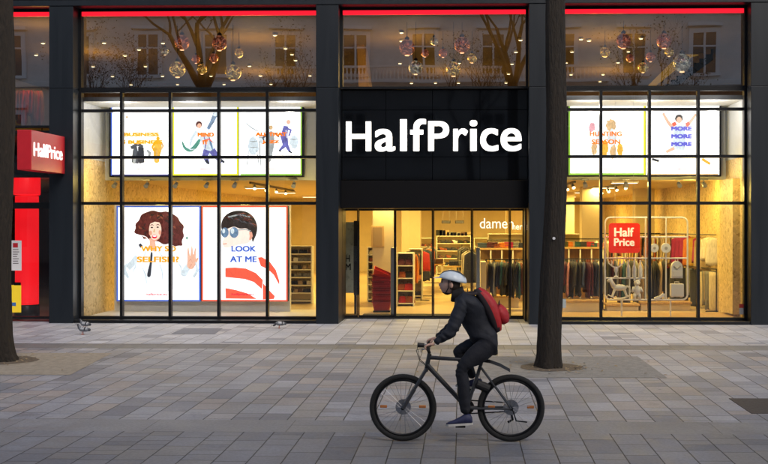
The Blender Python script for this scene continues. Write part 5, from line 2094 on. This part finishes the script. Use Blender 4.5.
yq = 2352 / (336 - 222)
pigeon(X(83, yq), yq, .92, R(172), 'grey pigeon nearest the tree bed, facing the trunk')
yq = 2352 / (330.2 - 222)
pigeon(X(84.5, yq), yq, .9, R(165), 'darker pigeon standing just behind another one, close to the shop front')
yq = 2352 / (329.0 - 222)
pigeon(X(279.5, yq), yq, .85, R(200), 'lone pigeon by the pillar left of the doors, head down', True)

# ------------------------------------------------------------------ bicycle
YC = 10.72
PXM = 97.5


def bx(px):
    return X(px, YC)


def bz(py):
    return (441.6 - py) / PXM


def bp_(px, py, dy=0.):
    return Vector((bx(px), YC + dy, bz(py)))


m_fr = mat('bike_frame', (.035, .037, .042), .35, var=.1, coat=.3)
m_tyre = mat('tyre', (.012, .012, .012), .8, var=.2, scale=40, bump=.5, bscale=160)
m_rim = mat('rim', (.03, .03, .032), .3, metal=.8)
m_spk = mat('spoke', (.4, .4, .42), .35, metal=1)
m_sad = mat('saddle_black', (.012, .012, .013), .55)
m_refl = mat('reflector', (.42, .15, .045), .25)
BK = thing('bicycle', (bx(457), YC, 0), 'dark mountain bike ridden past the shop front', 'bicycle')


def torus(b, c, R_, r_, n=48, m_=10, flat=1.0):
    rings = []
    for i in range(n):
        a = 2 * math.pi * i / n
        rings.append([(c[0] + (R_ + r_ * math.cos(q)) * math.cos(a), c[1] + r_ * flat * math.sin(q), c[2] + (R_ + r_ * math.cos(q)) * math.sin(a)) for q in [2 * math.pi * k / m_ for k in range(m_)]])
    rings.append(rings[0])
    b.loft(rings, caps=False)
    bmesh.ops.remove_doubles(b.bm, verts=b.bm.verts, dist=1e-5)
    return b


RW = .345


def wheel(c, ph, front):
    hub = MB().tube([c + Vector((0, -.05, 0)), c + Vector((0, .05, 0))], [.02, .02], n=12).build('wheel', m_rim, BK)
    auto(hub)
    torus(MB(), c, RW - .027, .027).build('tyre', m_tyre, hub, smooth=True)
    torus(MB(), c, RW - .062, .013, flat=.9).build('rim', m_rim, hub, smooth=True)
    sp = MB()
    for i in range(28):
        a = 2 * math.pi * i / 28 + ph
        a2 = a + (.55 if i % 2 else -.55)
        sd_ = .03 if i % 4 < 2 else -.03
        sp.tube([c + Vector((.018 * math.cos(a2), sd_, .018 * math.sin(a2))), c + Vector(((RW - .068) * math.cos(a), 0, (RW - .068) * math.sin(a)))], .0016, n=4, caps=False)
    sp.build('spokes', m_spk, hub)
    for a in (.05, math.pi - .05):
        q = c + Vector((.2 * math.cos(a + ph * 0), 0, .2 * math.sin(a)))
        MB().box(q.x - .036, q.x + .036, q.y - .011, q.y + .011, q.z - .014, q.z + .014, bev=.006).build('reflector', m_refl, hub)
    MB().tube([c + Vector((0, .03, 0)), c + Vector((0, .036, 0))], .08, n=24).build('brake_disc', m_spk, hub)
    return hub


fw_c = Vector((bx(403), YC, RW))
rw_c = Vector((bx(511), YC, RW))
wheel(fw_c, .1, True)
wheel(rw_c, .3, False)
BB = bp_(467, 408)
htop, hbot = bp_(429.5, 354), bp_(426.5, 369)
stop = bp_(482, 361)
fb = MB()
fb.tube([htop, hbot], .023, n=12)
fb.tube([htop.lerp(hbot, .25), stop], [.021, .018], n=10)
fb.tube([htop.lerp(hbot, .75), BB], [.027, .024], n=10)
fb.tube([stop, BB], .018, n=10)
fb.tube([BB + Vector((0, -.04, 0)), BB + Vector((0, .04, 0))], .025, n=12)
for s_ in (-1, 1):
    o_ = Vector((0, s_ * .06, 0))
    fb.tube([BB + o_ * .5, rw_c + o_], [.014, .010], n=8)
    fb.tube([stop.lerp(BB, .12) + o_ * .4, rw_c + o_], [.011, .009], n=8)
auto(fb.build('frame', m_fr, BK))
fk = MB()
fk.tube([hbot + Vector((0, -.065, -.01)), hbot + Vector((0, .065, -.01))], .02, n=8)
for s_ in (-1, 1):
    o_ = Vector((0, s_ * .062, 0))
    mid = hbot.lerp(fw_c, .5)
    fk.tube([hbot + o_, mid + o_], .017, n=10)
    fk.tube([mid + o_, fw_c + o_], .021, n=10)
auto(fk.build('fork', m_fr, BK))
st_t = bp_(426.5, 347.5)
MB().tube([htop, htop.lerp(st_t, .5) + Vector((.005, 0, 0)), st_t], .017, n=8).build('stem', m_black_metal, BK)
hbx = MB()
hbx.tube([st_t + Vector((.03, -.31, .02)), st_t + Vector((.01, -.12, .015)), st_t, st_t + Vector((.01, .12, .015)), st_t + Vector((.03, .31, .02))], .013, n=8)
hb_o = hbx.build('handlebar', m_black_metal, BK)
for s_ in (-1, 1):
    MB().tube([st_t + Vector((.018, s_ * .19, .018)), st_t + Vector((.031, s_ * .315, .02))], .018, n=10).build('grip', m_sad, hb_o)
    MB().tube([st_t + Vector((.012, s_ * .17, .01)), st_t + Vector((-.045, s_ * .2, -.005)), st_t + Vector((-.045, s_ * .29, -.012))], .006, n=6).build('brake_lever', m_spk, hb_o)
MB().tube([st_t + Vector((-.02, -.06, .025)), st_t + Vector((-.09, -.06, .03))], [.022, .026], n=10).build('headlight', m_sad, BK)
sp_t = bp_(485.5, 353)
MB().tube([stop, sp_t], .0145, n=8).build('seat_post', m_spk, BK)
sa = MB()
rings = []
for xo, wy, zt, zb in ((-.16, .018, .0, -.025), (-.06, .028, .008, -.03), (.03, .055, .012, -.035), (.1, .075, .022, -.04), (.125, .06, .022, -.03)):
    rings.append([(sp_t.x + xo, YC + wy * math.cos(a), sp_t.z + .012 + (zt if math.sin(a) >= 0 else zb * -math.sin(a))) for a in [2 * math.pi * k / 12 for k in range(12)]])
sa.loft(rings)
sa.build('saddle', m_sad, BK, smooth=True)
cb = MB()
for s_ in (-1, 1):
    q0 = st_t + Vector((-.03, s_ * .17, .005))
    q1 = hbot + Vector((.0, s_ * .03, .03))
    cb.tube([q0, q0 + Vector((-.07, -s_ * .05, -.02)), q1 + Vector((-.07, s_ * .02, .06)), q1], .0035, n=5)
    cb.tube([q1, hbot.lerp(BB, .5) + Vector((0, s_ * .03, .02)), BB + Vector((0, s_ * .03, .03))], .003, n=5)
cb.build('brake_cable', m_sad, BK)
# rear clip-on mudguard
mg = MB()
pts = [bp_(481, 360), bp_(490, 361), bp_(500, 364.5), bp_(510, 370)]
ringsm = []
for i, q in enumerate(pts):
    wv = (.025, .045, .05, .045)[i]
    ringsm.append([(q.x, q.y - wv, q.z - .018), (q.x, q.y, q.z + .012), (q.x, q.y + wv, q.z - .018), (q.x, q.y, q.z + .004)])
mg.loft(ringsm)
mg.build('mudguard', m_sad, BK)
# bottle of the frame / shock pack behind the seat tube
MB().tube([bp_(477, 384), bp_(489, 389)], [.045, .05], n=12).build('tool_bag', m_sad, BK)
# drive train: near side here is the left of the bike, crank arms on both sides
cA = BB + Vector((0, -.075, 0))
pN = bp_(460.5, 424.0, -.1)
pF = bp_(470, 391.5, .1)
cr = MB()
cr.tube([BB + Vector((0, -.07, 0)), Vector((pN.x, YC - .085, pN.z))], [.014, .011], n=8)
cr.tube([BB + Vector((0, .07, 0)), Vector((pF.x, YC + .085, pF.z))], [.014, .011], n=8)
cr.tube([BB + Vector((0, -.075, 0)), BB + Vector((0, .075, 0))], .012, n=8)
cr.build('crank', m_black_metal, BK)
auto(MB().tube([BB + Vector((0, .045, 0)), BB + Vector((0, .05, 0))], .075, n=28).build('chainring', m_black_metal, BK))
ch = MB()
for dz_ in (.07, -.07):
    ch.tube([BB + Vector((0, .048, dz_)), rw_c + Vector((0, .048, dz_ * .62))], .007, n=5)
ch.build('chain', m_black_metal, BK)
auto(MB().tube([rw_c + Vector((0, .044, 0)), rw_c + Vector((0, .06, 0))], [.05, .035], n=24).build('cassette', m_spk, BK))
MB().tube([rw_c + Vector((0, .065, -.05)), rw_c + Vector((.02, .065, -.13)), rw_c + Vector((-.03, .065, -.16))], .013, n=6).build('derailleur', m_black_metal, BK)
for q, s_ in ((pN, -1), (pF, 1)):
    MB().box(q.x - .05, q.x + .05, q.y + (-.055 if s_ < 0 else -.005), q.y + (.005 if s_ < 0 else .055), q.z - .012, q.z + .010, bev=.004).build('pedal', m_black_metal, BK)
MB().tube([rw_c + Vector((.01, -.05, .0)), rw_c + Vector((.05, -.07, -.12)), rw_c + Vector((.16, -.08, -.13))], .008, n=5).build('kickstand', m_black_metal, BK)

# ------------------------------------------------------------------ rider
m_jkt = mat('jacket_navy', (.010, .012, .020), .75, var=.25, scale=10, bump=.25, bscale=22)
m_trs = mat('trousers_navy', (.009, .010, .016), .8, var=.25, scale=12, bump=.25, bscale=25)
m_skin = mat('skin', (.62, .38, .29), .5, var=.06, scale=20)
m_scarf = mat('scarf_black', (.012, .011, .012), .9)
m_eye = mat('eye_dark', (.01, .008, .008), .2)
m_lip = mat('lip', (.3, .1, .08), .5)
m_hair = mat('hair_brown', (.03, .018, .012), .7)
RD = thing('person', (bx(485), YC, 0), 'cyclist in dark clothes, pale helmet and red backpack leaning over the handlebar', 'person')
V = []
E = []
Rr = []
ID = {}


def jn(k, v, r, par=None):
    ID[k] = len(V)
    V.append(v)
    Rr.append(r)
    if par:
        E.append((ID[par], ID[k]))


jn('pelvis', bp_(488, 342), (.15, .17))
jn('waist', bp_(480.5, 329), (.135, .16), 'pelvis')
jn('ribs', bp_(475.5, 314.5), (.165, .19), 'waist')
jn('chest', bp_(469, 303.5), (.145, .18), 'ribs')
jn('neck', bp_(460.5, 295.5), (.082, .085), 'chest')
jn('skull_base', bp_(454, 290), (.052, .055), 'neck')
GR = {}
for s_, q in ((-1, 'near'), (1, 'far')):
    gy = s_ * .245
    grip = st_t + Vector((.026, s_ * .25, .02))
    GR[q] = grip
    sh = bp_(463, 304, s_ * .175)
    wr = grip + Vector((.07, s_ * .005, .045))
    el = sh.lerp(wr, .52) + Vector((.03, s_ * .045, -.055))
    jn('shoulder' + q, sh, .082, 'chest')
    jn('elbow' + q, el, .058, 'shoulder' + q)
    jn('wrist' + q, wr, .036, 'elbow' + q)
    hp = bp_(489, 345, s_ * .1)
    kn = bp_(460.5, 367, -.125) if q == 'near' else bp_(456, 352, .12)
    an = Vector((bx(465.3), YC + s_ * .13, pN.z + .115)) if q == 'near' else Vector((bx(474), YC + .13, pF.z + .115))
    jn('hip' + q, hp, .115, 'pelvis')
    jn('thigh' + q, hp.lerp(kn, .55) + Vector((0, 0, .01)), .1, 'hip' + q)
    jn('knee' + q, kn, .074, 'thigh' + q)
    jn('calf' + q, kn.lerp(an, .35) + Vector((.02, 0, 0)), .07, 'knee' + q)
    jn('ankle' + q, an, .05, 'calf' + q)
me = skin('body', V, E, Rr, root=0, lv=3)
bmb = bmesh.new()
bmb.from_mesh(me)
for fc in bmb.faces:
    fc.material_index = 0
bpy.data.meshes.remove(me)
JW, TW = [V[ID[k]] for k in ('waist', 'ribs', 'chest')], None


def seg_d(p, a, b_):
    ab = b_ - a
    t_ = max(0, min(1, (p - a).dot(ab) / ab.length_squared))
    return (p - a - ab * t_).length


SEG = []
for a_, b_ in E:
    ka = [k for k, v in ID.items() if v == b_][0]
    cls = 1 if ka.startswith(('hip', 'thigh', 'knee', 'calf', 'ankle')) else 0
    if ka == 'skull_base':
        cls = 3
    SEG.append((V[a_], V[b_], cls))
for fc in bmb.faces:
    c = fc.calc_center_median()
    dd = min(((seg_d(c, a_, b_), cl) for a_, b_, cl in SEG), key=lambda q: q[0])
    fc.material_index = dd[1]
    if (c - V[ID['pelvis']]).dot((V[ID['waist']] - V[ID['pelvis']]).normalized()) > .05 and dd[1] == 1 and c.z > bz(347):
        fc.material_index = 0

# cloth folds: soft rumples everywhere, tighter creases where the limbs bend
bmb.normal_update()
creases = [(V[ID[k]], .13) for k in ('elbownear', 'elbowfar', 'kneenear', 'kneefar', 'waist', 'hipnear', 'hipfar', 'anklenear', 'wristnear', 'wristfar')] + [(V[ID['shouldernear']], .12)]
off = {}
for v in bmb.verts:
    p_ = v.co
    a_ = .012 * mnoise.noise(Vector((p_.x * 7, p_.y * 7, p_.z * 5)))
    a_ += .007 * mnoise.noise(Vector((p_.x * 16 + 4, p_.y * 16, p_.z * 13)))
    for c_, rr_ in creases:
        d_ = (p_ - c_).length
        if d_ < rr_ * 1.8:
            wgt = math.exp(-(d_ / rr_) ** 2)
            q_ = p_ - c_
            a_ += .0075 * wgt * math.sin((q_.z * 1.0 + q_.x * .75 + q_.y * .4) * 82 + 7 * mnoise.noise(p_ * 7)) * (.6 + mnoise.noise(p_ * 11))
    off[v] = v.normal * a_
for v, d_ in off.items():
    v.co += d_
# head, looking along -x, slightly down
hc = bp_(450.5, 284.0)
tilt = Matrix.Rotation(R(8), 3, 'Y')
hm = bmesh.new()
bmesh.ops.create_uvsphere(hm, u_segments=28, v_segments=20, radius=1)
for v in hm.verts:
    x, y, z = v.co
    fwd = -x
    px_, py_, pz_ = x * .098, y * .077, z * .118
    if z < 0:
        px_ += -.012 * (-z) if fwd > 0 else -.03 * (-z)
        py_ *= 1 - .28 * (-z)
        if fwd < 0:
            px_ *= 1 - .25 * (-z)
    # nose, brow, eye hollows, chin
    g = math.exp(-((y) / .16) ** 2)
    if fwd > .3:
        px_ -= .024 * g * math.exp(-((z + .22) / .16) ** 2)
        px_ += .008 * math.exp(-((abs(y) - .38) / .16) ** 2) * math.exp(-((z - .05) / .12) ** 2)
        px_ -= .006 * math.exp(-((z - .2) / .1) ** 2) * math.exp(-(y / .5) ** 2)
        px_ -= .008 * g * math.exp(-((z + .55) / .08) ** 2)
        px_ -= .010 * math.exp(-((y) / .3) ** 2) * math.exp(-((z + .85) / .14) ** 2)
    v.co = hc + tilt @ Vector((px_, py_, pz_))
hi = {}
for v in hm.verts:
    hi[v] = bmb.verts.new(v.co)
for fc in hm.faces:
    nf = bmb.faces.new([hi[v] for v in fc.verts])
    c = tilt.transposed() @ (fc.calc_center_median() - hc)
    nf.material_index = 2
    if c.z < -.092:
        nf.material_index = 3           # the scarf is pulled up over the chin
    nf.smooth = True
hm.free()
# hands: palm and five bent fingers wrapped over each grip
for q, s_ in (('near', -1), ('far', 1)):
    g_ = GR[q]
    palm = [(g_ + Vector((.068, s_ * .005, .043)), (.026, .022)), (g_ + Vector((.035, 0, .038)), (.030, .018)), (g_ + Vector((.004, 0, .032)), (.034, .013))]
    vs = [p_[0] for p_ in palm]
    mh = skin('palm', vs, [(0, 1), (1, 2)], [p_[1] for p_ in palm], root=0, lv=2)
    parts = [mh]
    for k, (oy, L) in enumerate(((-.030, .9), (-.010, 1.0), (.010, .96), (.029, .8))):
        bse = g_ + Vector((.0, oy, .033))
        vs = [bse + Vector((.02, 0, .004)), bse, bse + Vector((-.026 * L, 0, -.010)), bse + Vector((-.030 * L, 0, -.036 * L)), bse + Vector((-.008, 0, -.052 * L))]
        parts.append(skin('finger', vs, [(i, i + 1) for i in range(4)], [.0095, .0095, .009, .0085, .0075], root=0, lv=1))
    th = g_ + Vector((.03, -s_ * .03, .03))
    parts.append(skin('thumb', [th, th + Vector((-.012, -s_ * .022, -.016)), th + Vector((-.036, -s_ * .026, -.034)), th + Vector((-.044, -s_ * .014, -.05))], [(0, 1), (1, 2), (2, 3)], [.012, .0115, .010, .008], root=0, lv=1))
    for mp_ in parts:
        tb = bmesh.new()
        tb.from_mesh(mp_)
        hi = {v: bmb.verts.new(v.co) for v in tb.verts}
        for fc in tb.faces:
            nf = bmb.faces.new([hi[v] for v in fc.verts])
            nf.material_index = 2
            nf.smooth = True
        tb.free()
        bpy.data.meshes.remove(mp_)
for fc in bmb.faces:
    fc.smooth = True
me = bpy.data.meshes.new('body')
bmb.to_mesh(me)
bmb.free()
body = link_mesh('body', me, [m_jkt, m_trs, m_skin, m_scarf], RD)


def hp_(x, y, z):
    return hc + tilt @ Vector((x, y, z))


for s_ in (-1, 1):
    MB().ell(hp_(-.086, s_ * .030, .008), (.010, .012, .008), 10, 6).build('eye', m_eye, RD, smooth=True)
    MB().tube([hp_(-.094, s_ * .012, .026), hp_(-.094, s_ * .032, .031), hp_(-.084, s_ * .048, .025)], [.003, .0045, .003], n=6).build('eyebrow', m_hair, RD)
    MB().ell(hp_(.012, s_ * .076, -.008), (.018, .010, .032), 10, 8).build('ear', m_skin, RD, smooth=True)
MB().ell(hp_(-.098, 0, -.058), (.008, .022, .007), 10, 6).build('mouth', m_lip, RD, smooth=True)
# hair under the helmet, back of the head
hr = MB()
rings = []
for j in range(7):
    a = R(-40 + 80 * j / 6)
    rings.append([tuple(hp_(.022 + .083 * math.cos(a) * math.cos(b_), .080 * math.cos(a) * math.sin(b_), .01 + .098 * math.sin(a))) for b_ in [R(-105 + 210 * k / 14) for k in range(15)]])
hr.loft(rings, closed=False, caps=False)
hr.build('hair', m_hair, RD, smooth=True)
# helmet: vented shell with raised ribs and a peak
m_hel = mat('helmet_pale', (.66, .73, .78), .35, var=.05, coat=.3)
m_hel2 = mat('helmet_dark', (.05, .06, .07), .5)
hs = MB()
rings = []
nR = 36
for j in range(9):
    a = R(2 + 84 * j / 8)
    ring = []
    for k in range(nR):
        b_ = 2 * math.pi * k / nR
        cxn = math.cos(b_)
        ridge = 1 + .045 * math.cos(b_ * 9) * math.sin(a * 1.6)
        ln_ = .140 if cxn < 0 else .152
        ring.append(tuple(hp_(.012 + ln_ * cxn * math.cos(a) * ridge, .106 * math.sin(b_) * math.cos(a) * ridge, .034 + .106 * math.sin(a) - .012 * cxn * (1 - j / 8))))
    rings.append(ring)
hs.loft(rings)
hel = hs.build('helmet', m_hel, RD, smooth=True)
for oy in (-.035, .035):
    pts = [hp_(.012 + .145 * math.cos(a), oy * (1.1 - .2 * math.cos(a) ** 2), .034 + .110 * math.sin(a) * math.sqrt(max(0, 1 - (oy / .1) ** 2)) + .001) for a in [R(28 + 124 * q / 8) for q in range(9)]]
    MB().tube(pts, [.002] + [.0045] * 7 + [.002], n=6).build('vent', m_hel2, hel)
pk = MB()
pk.loft([[tuple(hp_(-.105, -.075, .052)), tuple(hp_(-.125, 0, .056)), tuple(hp_(-.105, .075, .052)), tuple(hp_(-.105, .0, .044))],
         [tuple(hp_(-.165, -.055, .036)), tuple(hp_(-.185, 0, .040)), tuple(hp_(-.165, .055, .036)), tuple(hp_(-.165, .0, .032))]])
pk.build('peak', m_hel, hel)
MB().tube([hp_(-.02, -.092, .04), hp_(-.015, -.079, -.04), hp_(-.04, -.02, -.112), hp_(-.04, .02, -.112), hp_(-.015, .079, -.04), hp_(-.02, .092, .04)], .005, n=6).build('strap', m_scarf, hel)
# scarf roll, collar
sc_ = MB()
nb1, nb2 = V[ID['neck']], hc + Vector((0, 0, -.105))
ax = (nb2 - nb1).normalized()
u_ = ax.orthogonal().normalized()
v_ = ax.cross(u_)
rings = []
for j in range(6):
    f_ = j / 5
    c_ = nb1.lerp(nb2, f_ * .9) - ax * .02 * (1 - f_)
    rad = (.088, .090, .083, .077, .076, .068)[j]
    rings.append([tuple(c_ + (u_ * math.cos(q) + v_ * math.sin(q)) * (rad + .004 * math.sin(5 * q + j))) for q in [2 * math.pi * k / 20 for k in range(20)]])
sc_.loft(rings)
sc_.build('scarf', m_scarf, RD, smooth=True)
# jacket hem and cuffs
hem_c, hem_d = V[ID['pelvis']].lerp(V[ID['waist']], .25), (V[ID['waist']] - V[ID['pelvis']]).normalized()
# shoes with pale soles
m_shoe = mat('shoe_navy', (.02, .024, .075), .6, var=.2, scale=30)
m_sole = mat('sole_white', (.6, .58, .54), .6)
for q, pd, s_ in (('near', pN, -1), ('far', pF, 1)):
    yy = YC + s_ * .13
    zs_ = pd.z + .012
    pitch = R(-4 if q == 'near' else 6)
    rot = Matrix.Rotation(pitch, 4, 'Y')
    base = Matrix.Translation((pd.x + .01, yy, zs_)) @ rot
    b = MB()
    rings = []
    for x, wy, h in ((.115, .022, .07), (.10, .036, .105), (.05, .038, .115), (-.01, .040, .085), (-.07, .044, .058), (-.125, .038, .042), (-.155, .018, .026)):
        rings.append([tuple(base @ Vector((x, wy * math.cos(a), .022 + (h - .022) * max(0, math.sin(a)) ** .7 if math.sin(a) > 0 else .022 + .003 * math.sin(a)))) for a in [2 * math.pi * k / 16 for k in range(16)]])
    b.loft(rings)
    sh = b.build('shoe', m_shoe, RD, smooth=True)
    b = MB()
    out = [(.12, 0), (.11, .03), (.05, .041), (-.02, .041), (-.08, .048), (-.13, .04), (-.162, .0)]
    out = out + [(x, -y) for x, y in out[-2:0:-1]]
    b.loft([[tuple(base @ Vector((x, y, 0))) for x, y in out], [tuple(base @ Vector((x, y, .022))) for x, y in out]])
    b.build('sole', m_sole, sh)
# backpack on the rider's back
m_bp = mat('backpack_red', (.42, .014, .018), .6, var=.15, scale=9, bump=.3, bscale=30)
m_bpd = mat('backpack_dark', (.03, .02, .022), .7)
p0, p1 = bp_(494.5, 333), bp_(473, 291)
ax = (p1 - p0).normalized()
out_ = Vector((-ax.z, 0, ax.x))
if out_.x < 0:
    out_ = -out_
BPt = thing('backpack', tuple(p0), "red backpack worn on the cyclist's back", 'backpack')
b = MB()
rings = []
Lb = (p1 - p0).length
for j in range(12):
    f_ = j / 11
    hw = .15 * (math.sin(math.pi * min(1, .12 + f_ * .82)) ** .35)
    dp = .155 * (math.sin(math.pi * (.10 + .80 * (1 - f_) ** .9)) ** .6)
    c_ = p0 + ax * Lb * f_ + out_ * .005
    ring = []
    for k in range(20):
        a = 2 * math.pi * k / 20
        ca, sa_ = math.cos(a), math.sin(a)
        ring.append(tuple(c_ + Vector((0, 1, 0)) * hw * math.copysign(abs(ca) ** .6, ca) + out_ * (dp * .5 + dp * .5 * math.copysign(abs(sa_) ** .7, sa_))))
    rings.append(ring)
b.loft(rings)
pk_o = b.build('pack', [m_bp, m_bpd], BPt, smooth=True)
for pl in pk_o.data.polygons:
    rel = (pl.center + wloc(pk_o) - p0)
    if rel.dot(out_) - .005 < .068:
        pl.material_index = 1
b = MB()
rings = []
for j in range(7):
    f_ = j / 6
    c_ = p0 + ax * Lb * (.08 + .42 * f_) + out_ * .15
    hw = .11 * math.sin(math.pi * (.15 + .7 * f_)) ** .4
    dp = .075 * math.sin(math.pi * (.1 + .8 * f_)) ** .6
    rings.append([tuple(c_ + Vector((0, hw * math.cos(a), 0)) + out_ * dp * math.sin(a)) for a in [2 * math.pi * k / 16 for k in range(16)]])
b.loft(rings)
b.build('pocket', m_bp, BPt, smooth=True)
MB().tube([p0 + ax * Lb * .5 + out_ * .175 + Vector((0, -.12, 0)), p0 + ax * Lb * .56 + out_ * .195, p0 + ax * Lb * .5 + out_ * .175 + Vector((0, .12, 0))], .006, n=6).build('zip', m_bpd, BPt)
for s_ in (-1, 1):
    sh = V[ID['shouldernear' if s_ < 0 else 'shoulderfar']]
    ch_ = V[ID['chest']]
    pts = [p1 - ax * .04 + Vector((0, s_ * .09, 0)) + out_ * .03, ch_ + Vector((-.01, s_ * .12, .098)), ch_ + Vector((-.09, s_ * .12, .055)), ch_ + Vector((-.11, s_ * .1, -.03))]
    MB().tube(pts, .016, n=6).build('strap', m_bpd, BPt)
